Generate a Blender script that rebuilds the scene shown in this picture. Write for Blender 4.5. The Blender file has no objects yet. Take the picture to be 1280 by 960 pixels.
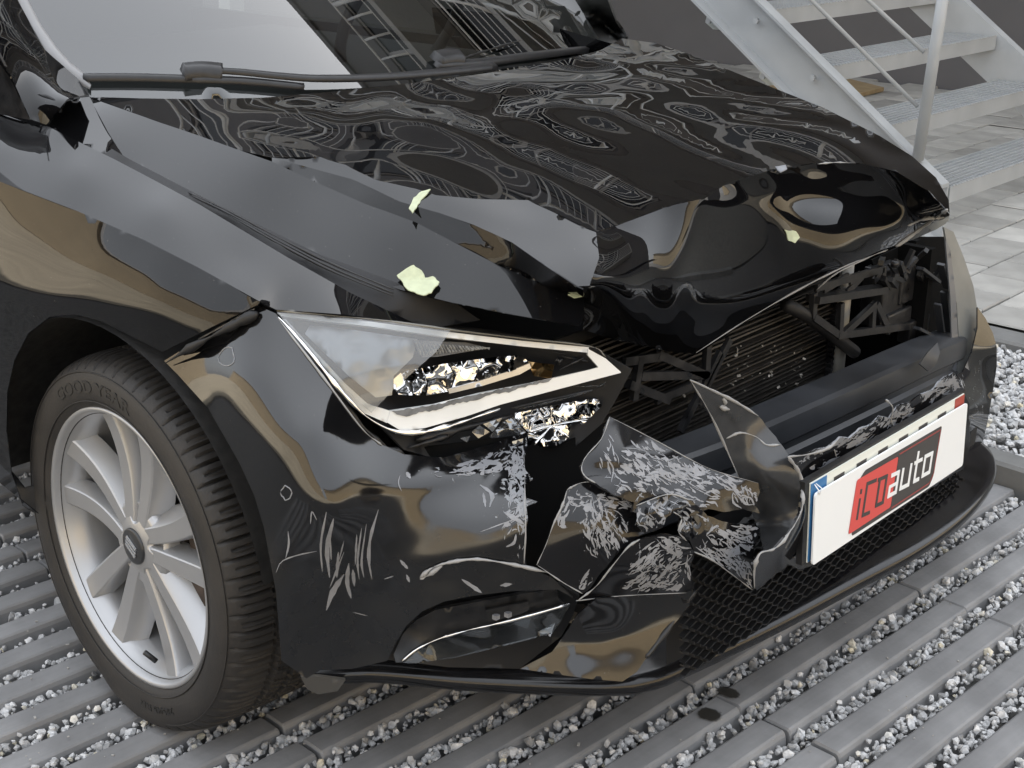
import bpy, bmesh, math, random
import numpy as np
from mathutils import Vector, Matrix
from mathutils.geometry import delaunay_2d_cdt
random.seed(4); RNG = np.random.default_rng(4)
S = bpy.context.scene
COL = S.collection
# ------------------------------------------------------------------ camera
CAM = np.array([1.81238221, -2.01497454, 1.3546018])
YAW, PITCH, ROLL, FPX = 2.28774633, 0.351368090, 0.0126678863, 1784.0387
def basis():
    f = np.array([math.cos(YAW)*math.cos(PITCH), math.sin(YAW)*math.cos(PITCH), -math.sin(PITCH)])
    r = np.array([math.sin(YAW), -math.cos(YAW), 0.]); u = np.cross(r, f)
    c, s = math.cos(ROLL), math.sin(ROLL)
    return f, c*r+s*u, -s*r+c*u
FW, RT, UP = basis()
cam = bpy.data.objects.new('camera', bpy.data.cameras.new('camera')); COL.objects.link(cam)
cam.matrix_world = Matrix((( RT[0], UP[0], -FW[0], CAM[0]), (RT[1], UP[1], -FW[1], CAM[1]), (RT[2], UP[2], -FW[2], CAM[2]), (0, 0, 0, 1)))
cam.data.sensor_width = 36; cam.data.lens = FPX*36/1280; cam.data.clip_start = .05; cam.data.clip_end = 600
S.camera = cam
# ------------------------------------------------------------------ light
SUN_EL, SUN_AZ = math.radians(46), math.radians(105)      # azimuth measured from +X towards +Y (the sun stands behind the building)
OVC = 4.2
world = bpy.data.worlds.new('World'); S.world = world; world.use_nodes = True
wn = world.node_tree.nodes; wl = world.node_tree.links
bg = wn['Background']
sky = wn.new('ShaderNodeTexSky'); sky.sky_type = 'NISHITA'; sky.sun_disc = False
sky.sun_elevation = SUN_EL; sky.sun_rotation = math.radians(90)-SUN_AZ
sky.air_density = 1.0; sky.dust_density = 1.0; sky.ozone_density = 1.0
hs = wn.new('ShaderNodeHueSaturation'); hs.inputs['Saturation'].default_value = .26
wl.new(sky.outputs[0], hs.inputs['Color']); bg.inputs[1].default_value = .15
# high thin overcast over the clear sky: three times as bright overhead as at the horizon, the same all round
wt = wn.new('ShaderNodeTexCoord'); wx = wn.new('ShaderNodeSeparateXYZ'); wl.new(wt.outputs['Generated'], wx.inputs[0])
wm = wn.new('ShaderNodeMapRange'); wm.inputs['From Min'].default_value = 0; wm.inputs['From Max'].default_value = 1; wm.inputs['To Min'].default_value = OVC/3; wm.inputs['To Max'].default_value = OVC; wl.new(wx.outputs['Z'], wm.inputs[0])
wv = wn.new('ShaderNodeVectorMath'); wv.operation = 'SCALE'; wv.inputs[0].default_value = (.945, .985, 1.045); wl.new(wm.outputs[0], wv.inputs['Scale'])
wz = wn.new('ShaderNodeMix'); wz.data_type = 'RGBA'; wz.inputs['Factor'].default_value = .75; wl.new(hs.outputs[0], wz.inputs['A']); wl.new(wv.outputs[0], wz.inputs['B']); wl.new(wz.outputs['Result'], bg.inputs[0])
sun = bpy.data.objects.new('sun', bpy.data.lights.new('sun', 'SUN')); COL.objects.link(sun)
sun.data.energy = 5.0; sun.data.angle = math.radians(.5); sun.data.color = (1, .96, .90)
sd = Vector((math.cos(SUN_EL)*math.cos(SUN_AZ), math.cos(SUN_EL)*math.sin(SUN_AZ), math.sin(SUN_EL)))
sun.rotation_euler = sd.to_track_quat('Z', 'Y').to_euler(); sun.location = sd*30
S.view_settings.view_transform = 'Standard'; S.view_settings.look = 'None'
S.view_settings.exposure = 2.1; S.view_settings.gamma = 1
S.view_settings.use_curve_mapping = False
S.cycles.max_bounces = 7; S.cycles.transparent_max_bounces = 12
try: S.cycles.use_denoising = True
except Exception: pass
# ------------------------------------------------------------------ helpers: measured points of the photograph -> points of the place
def rayd(px, py):
    px = np.asarray(px, float); py = np.asarray(py, float)
    return FW + RT*((px-640)/FPX)[..., None] - UP*((py-480)/FPX)[..., None]
def tcoord(px, py, ax, v):
    d = rayd(px, py); i = 'xyz'.index(ax); return (v-CAM[i])/d[..., i]
def P(px, py, **k):
    ax, v = list(k.items())[0]; t = tcoord(px, py, ax, v); return CAM + rayd(px, py)*t
def pt(t, px, py): return CAM + rayd(px, py)*np.asarray(t)[..., None]
def solve(px, py, fn, lo=1.2, hi=6.0, n=46):
    """distance at which the ray first makes fn(P) negative (fn > 0 on the camera side)"""
    d = rayd(px, py); lo = np.full(d.shape[:-1], lo); hi = np.full(d.shape[:-1], hi)
    for _ in range(n):
        m = (lo+hi)/2; v = fn(CAM + d*m[..., None]) > 0
        lo = np.where(v, m, lo); hi = np.where(v, hi, m)
    return (lo+hi)/2
class TPS:
    def __init__(s, xy, v, lam=1e-7):
        s.c = np.asarray(xy, float)/100; n = len(s.c); K = s.k(s.c, s.c)+lam*np.eye(n)
        Q = np.hstack([np.ones((n, 1)), s.c]); A = np.block([[K, Q], [Q.T, np.zeros((3, 3))]])
        s.w = np.linalg.lstsq(A, np.concatenate([v, np.zeros(3)]), rcond=None)[0]
    @staticmethod
    def k(a, b):
        r2 = ((a[:, None]-b[None])**2).sum(-1); return .5*r2*np.log(r2+1e-12)
    def __call__(s, px, py):
        a = np.stack([np.ravel(px), np.ravel(py)], -1)/100; n = len(s.c)
        v = s.k(a, s.c)@s.w[:n] + np.hstack([np.ones((len(a), 1)), a])@s.w[n:]
        return v.reshape(np.shape(px))
def interp(x, xs, ys): return np.interp(x, xs, ys)
def smooth_interp(x, xs, ys):
    xs = np.asarray(xs, float); ys = np.asarray(ys, float); m = np.gradient(ys, xs)
    x = np.clip(x, xs[0], xs[-1]); i = np.clip(np.searchsorted(xs, x)-1, 0, len(xs)-2)
    h = xs[i+1]-xs[i]; t = (x-xs[i])/h
    return (2*t**3-3*t**2+1)*ys[i]+(t**3-2*t**2+t)*h*m[i]+(-2*t**3+3*t**2)*ys[i+1]+(t**3-t**2)*h*m[i+1]
# plan outline of the nose (polar around the front axle centre), slight lean with height
_pl = np.array([(.2, -.905), (.38, -.87), (.52, -.79), (.66, -.665), (.76, -.50), (.83, -.30), (.865, 0), (.85, .30), (.80, .50), (.72, .665), (.58, .79), (.38, .87), (.2, .905)])
_pa = np.arctan2(_pl[:, 1], _pl[:, 0]); _pr = np.hypot(_pl[:, 0], _pl[:, 1])
def shell(Q, off=0.):
    th = np.arctan2(Q[..., 1], Q[..., 0]); r = np.hypot(Q[..., 0], Q[..., 1])
    R = smooth_interp(th, _pa, _pr); z = Q[..., 2]
    lean = smooth_interp(z, [.0, .15, .25, .40, .50, .60, .70, .80, .9], [.03, .03, .0, 0, .005, .03, .07, .13, .2])
    return r-(R-lean+off)
def hood_z(x, y):
    zc = smooth_interp(x, [-.6, -.15, .1, .3, .5, .6, .7, .85], [1.05, .99, .968, .940, .908, .888, .862, .80])
    a = np.maximum(-y-.66, 0)
    return zc-np.where(y < 0, .13, .055+.16*np.maximum(x, 0))*y*y-.9*a*a
_w = []
for i in range(46):
    lam = RNG.uniform(.11, .34); ang = RNG.uniform(0, math.pi); cx, cy = RNG.uniform(-.1, .62), RNG.uniform(-.45, .75)
    _w.append((2*math.pi/lam*math.cos(ang), 2*math.pi/lam*math.sin(ang), RNG.uniform(0, 6.28), RNG.uniform(.05, .13)*lam/6.28*.55, cx, cy, RNG.uniform(.12, .26)))
for i in range(14):
    lam = RNG.uniform(.06, .13); ang = RNG.uniform(0, math.pi); cx, cy = RNG.uniform(.0, .6), RNG.uniform(-.35, .72)
    _w.append((2*math.pi/lam*math.cos(ang), 2*math.pi/lam*math.sin(ang), RNG.uniform(0, 6.28), RNG.uniform(.03, .075)*lam/6.28*.6, cx, cy, RNG.uniform(.05, .13)))
def hood_ripple(x, y):
    o = 0
    for a, b, ph, am, cx, cy, sg in _w:
        o = o+am*np.sin(a*x+b*y+ph)*np.exp(-((x-cx)**2+(y-cy)**2)/(2*sg*sg))
    return o
def hood_fn(Q): return Q[..., 2]-hood_z(Q[..., 0], Q[..., 1])
def depth_of(c):
    """control (px, py, kind, value) -> distance"""
    px, py, k, v = c
    if k in 'xyz': return float(tcoord(px, py, k, v))
    if k == 's': return float(solve(px, py, lambda Q: shell(Q, v)))
    if k == 'h': return float(solve(px, py, lambda Q: hood_fn(Q)-v))
    if k == 't': return v
class Surf:
    """smooth surface through measured controls, with local bumps (px, py, sx, sy, deg, amount towards the viewer in m)"""
    def __init__(s, ctrl, bumps=(), extra=None):
        s.f = TPS([(c[0], c[1]) for c in ctrl], [depth_of(c) for c in ctrl]); s.b = bumps; s.e = extra
    def __call__(s, px, py):
        px = np.asarray(px, float); py = np.asarray(py, float); t = s.f(px, py)
        for cx, cy, sx, sy, dg, am in s.b:
            c, n = math.cos(math.radians(dg)), math.sin(math.radians(dg)); dx, dy = px-cx, py-cy
            t = t-am*np.exp(-((dx*c+dy*n)/sx)**2/2-((dy*c-dx*n)/sy)**2/2)
        if s.e is not None: t = t+s.e(px, py)
        return t
class Skin:
    def __init__(s, fn, lo=1.2, hi=6.): s.fn, s.lo, s.hi = fn, lo, hi
    def __call__(s, px, py): return solve(np.asarray(px, float), np.asarray(py, float), s.fn, s.lo, s.hi)
# ------------------------------------------------------------------ materials
MATS = {}
def nd(nt, t, **kw):
    n = nt.nodes.new(t)
    for k, v in kw.items(): setattr(n, k, v)
    return n
def mat(name, col, rough=.5, metal=0., spec=.5, ior=1.5, noise=0., nscale=30., bump=0., bscale=120., rvar=0., col2=None, coat=0.):
    if name in MATS: return MATS[name]
    m = bpy.data.materials.new(name); m.use_nodes = True; nt = m.node_tree; b = nt.nodes['Principled BSDF']
    b.inputs['Base Color'].default_value = (*col, 1); b.inputs['Roughness'].default_value = rough; b.inputs['Metallic'].default_value = metal
    b.inputs['Specular IOR Level'].default_value = spec; b.inputs['IOR'].default_value = ior; b.inputs['Coat Weight'].default_value = coat; b.inputs['Coat Roughness'].default_value = .05
    tc = nd(nt, 'ShaderNodeTexCoord')
    if noise > 0 or rvar > 0:
        nz = nd(nt, 'ShaderNodeTexNoise'); nz.inputs['Scale'].default_value = nscale; nz.inputs['Detail'].default_value = 6
        nt.links.new(tc.outputs['Object'], nz.inputs['Vector'])
        if noise > 0:
            c2 = col2 or tuple(min(1, c*(1+noise)) for c in col); c1 = col if col2 else tuple(c*(1-noise) for c in col)
            rp = nd(nt, 'ShaderNodeValToRGB'); rp.color_ramp.elements[0].position = .32; rp.color_ramp.elements[1].position = .68
            rp.color_ramp.elements[0].color = (*c1, 1); rp.color_ramp.elements[1].color = (*c2, 1)
            nt.links.new(nz.outputs[0], rp.inputs[0]); nt.links.new(rp.outputs[0], b.inputs['Base Color'])
        if rvar > 0:
            mr = nd(nt, 'ShaderNodeMapRange'); mr.inputs['To Min'].default_value = max(0, rough-rvar); mr.inputs['To Max'].default_value = rough+rvar
            mr.inputs['From Min'].default_value = .3; mr.inputs['From Max'].default_value = .7
            nt.links.new(nz.outputs[0], mr.inputs[0]); nt.links.new(mr.outputs[0], b.inputs['Roughness'])
    if bump > 0:
        n2 = nd(nt, 'ShaderNodeTexNoise'); n2.inputs['Scale'].default_value = bscale; n2.inputs['Detail'].default_value = 5
        bp = nd(nt, 'ShaderNodeBump'); bp.inputs['Strength'].default_value = bump; bp.inputs['Distance'].default_value = .002
        nt.links.new(tc.outputs['Object'], n2.inputs['Vector']); nt.links.new(n2.outputs[0], bp.inputs['Height']); nt.links.new(bp.outputs[0], b.inputs['Normal'])
    MATS[name] = m; return m
def scraped(name, base, rough, ior, scr, scr_rough=.55, sc=(14, 60, 30), rot=(0, 0, 0)):
    """glossy plastic or paint whose 'scrape' attribute bares a lighter primer in streaky flakes; fine dust everywhere"""
    m = bpy.data.materials.new(name); m.use_nodes = True; nt = m.node_tree; b = nt.nodes['Principled BSDF']; L = nt.links.new
    b.inputs['IOR'].default_value = ior
    tc = nd(nt, 'ShaderNodeTexCoord'); mp = nd(nt, 'ShaderNodeMapping'); mp.inputs['Scale'].default_value = sc; mp.inputs['Rotation'].default_value = rot
    L(tc.outputs['Object'], mp.inputs['Vector'])
    nz = nd(nt, 'ShaderNodeTexNoise'); nz.inputs['Scale'].default_value = 1; nz.inputs['Detail'].default_value = 4; nz.inputs['Roughness'].default_value = .62; nz.inputs['Distortion'].default_value = .8
    L(mp.outputs[0], nz.inputs['Vector'])
    at = nd(nt, 'ShaderNodeAttribute'); at.attribute_name = 'scrape'
    a1 = nd(nt, 'ShaderNodeMath', operation='MULTIPLY_ADD'); a1.inputs[1].default_value = .34; a1.inputs[2].default_value = -.385
    L(at.outputs['Fac'], a1.inputs[0])
    a2 = nd(nt, 'ShaderNodeMath', operation='ADD'); L(nz.outputs[0], a2.inputs[0]); L(a1.outputs[0], a2.inputs[1])
    st = nd(nt, 'ShaderNodeMapRange'); st.inputs['From Min'].default_value = .375; st.inputs['From Max'].default_value = .395
    L(a2.outputs[0], st.inputs[0])
    g = nd(nt, 'ShaderNodeMath', operation='GREATER_THAN'); g.inputs[1].default_value = .02; L(at.outputs['Fac'], g.inputs[0])
    ms = nd(nt, 'ShaderNodeMath', operation='MULTIPLY'); L(st.outputs[0], ms.inputs[0]); L(g.outputs[0], ms.inputs[1])
    dn = nd(nt, 'ShaderNodeTexNoise'); dn.inputs['Scale'].default_value = 260; dn.inputs['Detail'].default_value = 3; L(tc.outputs['Object'], dn.inputs['Vector'])
    dr = nd(nt, 'ShaderNodeMapRange'); dr.inputs['From Min'].default_value = .72; dr.inputs['From Max'].default_value = .78; dr.inputs['To Max'].default_value = .5; L(dn.outputs[0], dr.inputs[0])
    md = nd(nt, 'ShaderNodeMix', data_type='RGBA'); md.inputs['A'].default_value = (*base, 1); md.inputs['B'].default_value = (.16, .15, .14, 1); L(dr.outputs[0], md.inputs['Factor'])
    mx = nd(nt, 'ShaderNodeMix', data_type='RGBA'); L(ms.outputs[0], mx.inputs['Factor']); L(md.outputs['Result'], mx.inputs['A']); mx.inputs['B'].default_value = (*scr, 1)
    L(mx.outputs['Result'], b.inputs['Base Color'])
    rr = nd(nt, 'ShaderNodeMapRange'); rr.inputs['To Min'].default_value = rough; rr.inputs['To Max'].default_value = scr_rough; L(ms.outputs[0], rr.inputs[0])
    af = nd(nt, 'ShaderNodeAttribute'); af.attribute_name = 'road_film'; fn = nd(nt, 'ShaderNodeTexNoise'); fn.inputs['Scale'].default_value = 22; fn.inputs['Detail'].default_value = 6; L(tc.outputs['Object'], fn.inputs['Vector'])
    fa = nd(nt, 'ShaderNodeMath', operation='MULTIPLY'); L(af.outputs['Fac'], fa.inputs[0]); L(fn.outputs[0], fa.inputs[1])
    fb = nd(nt, 'ShaderNodeMath', operation='MULTIPLY_ADD'); fb.inputs[1].default_value = .48; L(fa.outputs[0], fb.inputs[0]); L(rr.outputs[0], fb.inputs[2]); L(fb.outputs[0], b.inputs['Roughness'])
    bp = nd(nt, 'ShaderNodeBump'); bp.inputs['Strength'].default_value = .35; bp.inputs['Distance'].default_value = .0006; bp.invert = True
    L(ms.outputs[0], bp.inputs['Height']); L(bp.outputs[0], b.inputs['Normal'])
    MATS[name] = m; return m
def glassy(name, tint=(.9, .93, .92), ior=1.5, rough=0., haze=0.):
    m = bpy.data.materials.new(name); m.use_nodes = True; nt = m.node_tree; L = nt.links.new
    nt.nodes.remove(nt.nodes['Principled BSDF'])
    fr = nd(nt, 'ShaderNodeFresnel'); fr.inputs['IOR'].default_value = ior
    tr = nd(nt, 'ShaderNodeBsdfTransparent'); tr.inputs[0].default_value = (*tint, 1); gl = nd(nt, 'ShaderNodeBsdfGlossy'); gl.inputs['Roughness'].default_value = rough
    mx = nd(nt, 'ShaderNodeMixShader'); L(fr.outputs[0], mx.inputs[0])
    if haze:                                    # pale diffuse share mixed in, standing for sky reflected on the cover
        df = nd(nt, 'ShaderNodeBsdfDiffuse'); df.inputs[0].default_value = (.6, .62, .64, 1); m2 = nd(nt, 'ShaderNodeMixShader'); m2.inputs[0].default_value = haze
        L(tr.outputs[0], m2.inputs[1]); L(df.outputs[0], m2.inputs[2]); L(m2.outputs[0], mx.inputs[1])
    else: L(tr.outputs[0], mx.inputs[1])
    L(gl.outputs[0], mx.inputs[2]); L(mx.outputs[0], nt.nodes['Material Output'].inputs[0])
    MATS[name] = m; return m
PAINT = scraped('black_paint', (.004, .004, .0045), .012, 1.46, (.24, .25, .265))
BUMP_PAINT = scraped('black_bumper_paint', (.005, .005, .0055), .05, 1.68, (.22, .23, .245), sc=(110, 110, 34))
SHARD = scraped('torn_bumper_plastic', (.006, .006, .007), .10, 1.5, (.22, .23, .25), sc=(230, 34, 70), rot=(.5, .35, .7))
PLASTIC = mat('rough_black_plastic', (.012, .012, .013), .45, noise=.5, nscale=25, bump=.15, bscale=200, rvar=.12)
DARK = mat('dark_cavity_plastic', (.006, .006, .007), .6)
INNER = mat('inner_black_plastic', (.011, .011, .012), .42, noise=.5, nscale=40, rvar=.15)
EDGE = mat('torn_plastic_edge', (.28, .28, .28), .5)
PRIMER = mat('bare_primer', (.22, .225, .24), .5, noise=.15, nscale=60)
FLAKE = mat('pale_green_filler', (.44, .48, .33), .75, noise=.12, nscale=60, bump=.3)
CHROME = mat('chrome', (.82, .82, .82), .04, metal=1)
WHITEP = mat('light_guide_white', (.72, .73, .72), .16, ior=1.55, noise=.03, nscale=20)
ALU = mat('painted_alloy', (.40, .405, .415), .34, metal=.6, noise=.03, nscale=10)
RUBBER = mat('tyre_rubber', (.014, .013, .0125), .62, noise=.45, nscale=11, bump=.25, bscale=260, rvar=.1, col2=(.026, .0235, .0215))
GALV = mat('galvanised_steel', (.37, .385, .395), .55, metal=.1, noise=.07, nscale=7, rvar=.06)
BEAM = mat('bumper_beam_black', (.028, .030, .034), .38, noise=.35, nscale=6, rvar=.08)
RADI = mat('radiator_fins', (.030, .027, .024), .45, metal=.3, noise=.5, nscale=70)
GLASS = glassy('windscreen_glass', (.30, .33, .32), 2.15); LENS = glassy('headlight_lens', (.80, .82, .83), 1.75, haze=.16)
LENSP = glassy('lamp_cover', (.75, .77, .78), 1.5)
CARDW = mat('white_card', (.80, .82, .83), .45); PLATEW = mat('plate_white', (.72, .74, .68), .35); PBLUE = mat('plate_blue', (.04, .16, .36), .35)
LRED = mat('print_red', (.62, .085, .075), .45); LDARK = mat('print_charcoal', (.055, .052, .052), .5); PRED2 = mat('plate_red', (.35, .06, .04), .4)
CARRED = mat('rust_steel', (.05, .036, .03), .7, noise=.4, nscale=30); STEEL = mat('brake_steel', (.30, .29, .28), .4, metal=.8, noise=.2, nscale=20)
# ------------------------------------------------------------------ mesh helpers
def link(name, me, m, parent=None, smooth=None):
    o = bpy.data.objects.new(name, me); COL.objects.link(o)
    if m: me.materials.clear(); me.materials.append(m)
    if parent is not None:
        o.parent = parent
        if parent.name in ROOT_AT: o.matrix_parent_inverse = ROOT_AT[parent.name]
    if smooth is not None: me.polygons.foreach_set('use_smooth', [smooth]*len(me.polygons))
    return o
ROOT_AT = {}
def empty(name, loc, label, cat, group=None, kind=None):
    o = bpy.data.objects.new(name, None); COL.objects.link(o); o.location = loc
    if label: o['label'] = label; o['category'] = cat
    if group: o['group'] = group
    if kind: o['kind'] = kind
    ROOT_AT[o.name] = Matrix.Translation(-Vector(loc)); return o
def pymesh(name, v, f):
    me = bpy.data.meshes.new(name); me.from_pydata([tuple(map(float, p)) for p in v], [], [tuple(map(int, q)) for q in f]); me.update(); return me
class MB:
    def __init__(s): s.v, s.f, s.cuts = [], [], []
    def add(s, v, f):
        n = len(s.v); s.cuts.append((n, len(s.f))); s.v += [tuple(p) for p in v]; s.f += [tuple(i+n for i in q) for q in f]; return s
    def box(s, c, d, R=None, bev=0):
        c = np.array(c, float); h = np.array(d, float)/2
        V = np.array([(x, y, z) for x in (-1, 1) for y in (-1, 1) for z in (-1, 1)])*h
        if R is not None: V = V@np.array(R).T
        return s.add(V+c, [(0, 1, 3, 2), (4, 6, 7, 5), (0, 4, 5, 1), (2, 3, 7, 6), (0, 2, 6, 4), (1, 5, 7, 3)])
    def bar(s, a, b, w, h, up=(0, 0, 1)):
        a = np.array(a, float); b = np.array(b, float); d = b-a; L = np.linalg.norm(d); d /= L
        up = np.array(up, float); x = np.cross(d, up); x /= np.linalg.norm(x)+1e-9; z = np.cross(x, d)
        return s.box((a+b)/2, (w, L, h), np.stack([x, d, z], 1))
    def tube(s, pts, r, n=8, cap=True):
        pts = np.array(pts, float); k = len(pts); rr = np.broadcast_to(np.asarray(r, float), (k,))
        T = np.gradient(pts, axis=0); T /= np.linalg.norm(T, axis=1)[:, None]+1e-12
        ref = np.array([0, 0, 1.]) if abs(T[:, 2]).mean() < .8 else np.array([1., 0, 0])
        A = np.cross(T, ref); A /= np.linalg.norm(A, axis=1)[:, None]+1e-12; B = np.cross(A, T)
        a = np.linspace(0, 2*math.pi, n, endpoint=False)
        V = pts[:, None]+rr[:, None, None]*(A[:, None]*np.cos(a)[None, :, None]+B[:, None]*np.sin(a)[None, :, None])
        F = [(i*n+j, i*n+(j+1) % n, (i+1)*n+(j+1) % n, (i+1)*n+j) for i in range(k-1) for j in range(n)]
        if cap: F += [tuple(range(n))[::-1], tuple((k-1)*n+j for j in range(n))]
        return s.add(V.reshape(-1, 3), F)
    def grid(s, G, closeu=False):
        G = np.asarray(G, float); a, b = G.shape[:2]
        F = [(i*b+j, i*b+j+1, ((i+1) % a)*b+j+1, ((i+1) % a)*b+j) for i in range(a if closeu else a-1) for j in range(b-1)]
        return s.add(G.reshape(-1, 3), F)
    def prism(s, poly, d):
        poly = np.array(poly, float); n = len(poly); d = np.array(d, float)
        return s.add(np.vstack([poly, poly+d]), [tuple(range(n))[::-1], tuple(n+i for i in range(n))]+[(i, (i+1) % n, n+(i+1) % n, n+i) for i in range(n)])
    def build(s, name, m, parent=None, smooth=False):
        me = pymesh(name, s.v, s.f); bm = bmesh.new(); bm.from_mesh(me); bmesh.ops.recalc_face_normals(bm, faces=bm.faces); bm.to_mesh(me); bm.free()
        o = link(name, me, m, parent, smooth); return o
def build_each(mb, name, m, parent=None, smooth=False):
    o = None
    for i, (nv, nf) in enumerate(mb.cuts):
        v1, f1 = mb.cuts[i+1] if i+1 < len(mb.cuts) else (len(mb.v), len(mb.f))
        q = MB(); q.add(mb.v[nv:v1], [tuple(k-nv for k in f) for f in mb.f[nf:f1]]); o = q.build(name, m, parent, smooth)
    return o
def crv(pts, n, closed=False):
    pts = np.array(pts, float); k = len(pts)
    if closed: ext = np.vstack([pts[-1], pts, pts[0], pts[1]])
    else: ext = np.vstack([2*pts[0]-pts[1], pts, 2*pts[-1]-pts[-2]])
    out = []; segs = k if closed else k-1
    for u in np.linspace(0, segs, n, endpoint=not closed):
        i = min(int(u), segs-1); t = u-i; a, b, c, d = ext[i:i+4]
        out.append(.5*(2*b+(c-a)*t+(2*a-5*b+4*c-d)*t*t+(3*b-a-3*c+d)*t**3))
    return np.array(out)
def inside(poly, x, y):
    poly = np.asarray(poly, float); r = np.zeros(len(x), bool); n = len(poly)
    for i in range(n):
        x1, y1 = poly[i]; x2, y2 = poly[(i+1) % n]
        c = ((y1 > y) != (y2 > y)); r ^= c & (x < (x2-x1)*(y-y1)/((y2-y1) if y2 != y1 else 1e-9)+x1)
    return r
def tri_region(outline, step, holes=(), jag=0.):
    def dens(pl):
        pl = np.array(pl, float); o = []
        for i in range(len(pl)):
            a, b = pl[i], pl[(i+1) % len(pl)]; L = np.hypot(*(b-a)); k = max(1, int(round(L/step)))
            nn = np.array([-(b-a)[1], (b-a)[0]])/(L+1e-9)
            for j in range(k):
                q = a+(b-a)*j/k
                if j and jag: q = q+nn*RNG.uniform(-jag, jag)
                o.append(q)
        return np.array(o)
    O = dens(outline); Hs = [dens(h) for h in holes]
    x0, y0 = O.min(0); x1, y1 = O.max(0); pts = []; hex_h = step*.866
    r = 0; yy = y0+step*.4
    while yy < y1:
        xs = np.arange(x0+(step/2 if r % 2 else 0), x1, step)
        if len(xs):
            ys = np.full(len(xs), yy); k = inside(O, xs, ys)
            for h in Hs: k &= ~inside(h, xs, ys)
            B = np.vstack([O]+Hs)
            if k.any():
                d = np.sqrt(((np.stack([xs[k], ys[k]], 1)[:, None]-B[None])**2).sum(-1)).min(1)
                pts += [tuple(q) for q in np.stack([xs[k], ys[k]], 1)[d > step*.5]]
        yy += hex_h; r += 1
    V = [Vector(q) for q in O]; E = [(i, (i+1) % len(O)) for i in range(len(O))]
    for h in Hs:
        n = len(V); V += [Vector(q) for q in h]; E += [(n+i, n+(i+1) % len(h)) for i in range(len(h))]
    V += [Vector(q) for q in pts]
    vo, eo, fo, *_ = delaunay_2d_cdt(V, E, [], 0, 1e-4)
    vo = np.array([tuple(q) for q in vo]); c = np.array([vo[list(f)].mean(0) for f in fo])
    k = inside(O, c[:, 0], c[:, 1])
    for h in Hs: k &= ~inside(h, c[:, 0], c[:, 1])
    F = [f for f, q in zip(fo, k) if q]
    F = [f if np.cross(vo[f[1]]-vo[f[0]], vo[f[2]]-vo[f[0]]) < 0 else f[::-1] for f in F]    # image y points down: faces look at the camera
    return vo, F
def sheet(name, outline, surf, m, parent, step=9, thick=.002, holes=(), jag=0., scrape=None, off=0., smooth=True, more=(), film=None):
    """a real curved panel: outline and surface as measured, with its own thickness. more = further (outline, surf, step) patches of the same panel"""
    V, F, A = [], [], []
    for ol, sf, stp in [(outline, surf, step)]+list(more):
        vo, fo = tri_region(ol, stp, holes, jag); t = sf(vo[:, 0], vo[:, 1])-off
        n = len(V); V += list(pt(t, vo[:, 0], vo[:, 1])); F += [tuple(i+n for i in f) for f in fo]; A += list(vo)
    V = np.array(V); F0 = list(F); nv = len(V); smooth_flags = [smooth]*len(F0); A = np.array(A)
    if thick:                                   # own back face and cut edge, with unshared vertices so the skin keeps its reflections
        T = np.array([f for f in F0 if len(f) == 3]); N = np.zeros_like(V)
        fn = np.cross(V[T[:, 1]]-V[T[:, 0]], V[T[:, 2]]-V[T[:, 0]])
        for j in range(3): np.add.at(N, T[:, j], fn)
        N /= np.linalg.norm(N, axis=1)[:, None]+1e-12; Bk = V-N*thick
        ed = {}
        for f in F0:
            for i in range(len(f)):
                a, b2 = f[i], f[(i+1) % len(f)]
                if (b2, a) in ed: del ed[(b2, a)]
                else: ed[(a, b2)] = 1
        F = F0+[tuple(i+nv for i in f[::-1]) for f in F0]; smooth_flags += [smooth]*len(F0)
        VV = [V, Bk]; n = 2*nv; RA = []
        for a, b2 in ed:
            VV.append(np.array([V[a], V[b2], Bk[b2], Bk[a]])); F.append((n, n+3, n+2, n+1)); n += 4; smooth_flags.append(False); RA += [a, b2, b2, a]
        V = np.vstack(VV); A = np.vstack([A, A, A[RA]]) if RA else np.vstack([A, A])
    me = pymesh(name, V, F)
    if scrape is not None:
        w = np.zeros(len(A))
        for cx, cy, sx, sy, dg, am in scrape:
            c, s = math.cos(math.radians(dg)), math.sin(math.radians(dg)); dx, dy = A[:, 0]-cx, A[:, 1]-cy
            w = np.maximum(w, am*np.exp(-((dx*c+dy*s)/sx)**2/2-((dy*c-dx*s)/sy)**2/2))
        at = me.attributes.new('scrape', 'FLOAT', 'POINT'); at.data.foreach_set('value', w.astype(np.float32))
    if film is not None:
        at = me.attributes.new('road_film', 'FLOAT', 'POINT'); at.data.foreach_set('value', np.clip((film[0]-V[:, 2])/film[1], 0, 1).astype(np.float32))
    o = link(name, me, m, parent); me.polygons.foreach_set('use_smooth', smooth_flags)
    return o
def rim_line(mb, pts, surf, r=.0012, n=None, off=.0005):
    """a bare edge running along measured points of a surface"""
    p = np.array(pts, float); p = crv(p, n or max(6, len(p)*5)); t = surf(p[:, 0], p[:, 1])-off
    k = len(p); rr = r*np.clip(np.interp(np.arange(k), np.arange(0, k+3, 3), RNG.uniform(.15, 1.5, len(np.arange(0, k+3, 3))))*RNG.normal(1, .2, k), .12, 1.9); rr[0] *= .4; rr[-1] *= .4
    mb.tube(pt(t, p[:, 0], p[:, 1]), rr, 6); return mb
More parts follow.
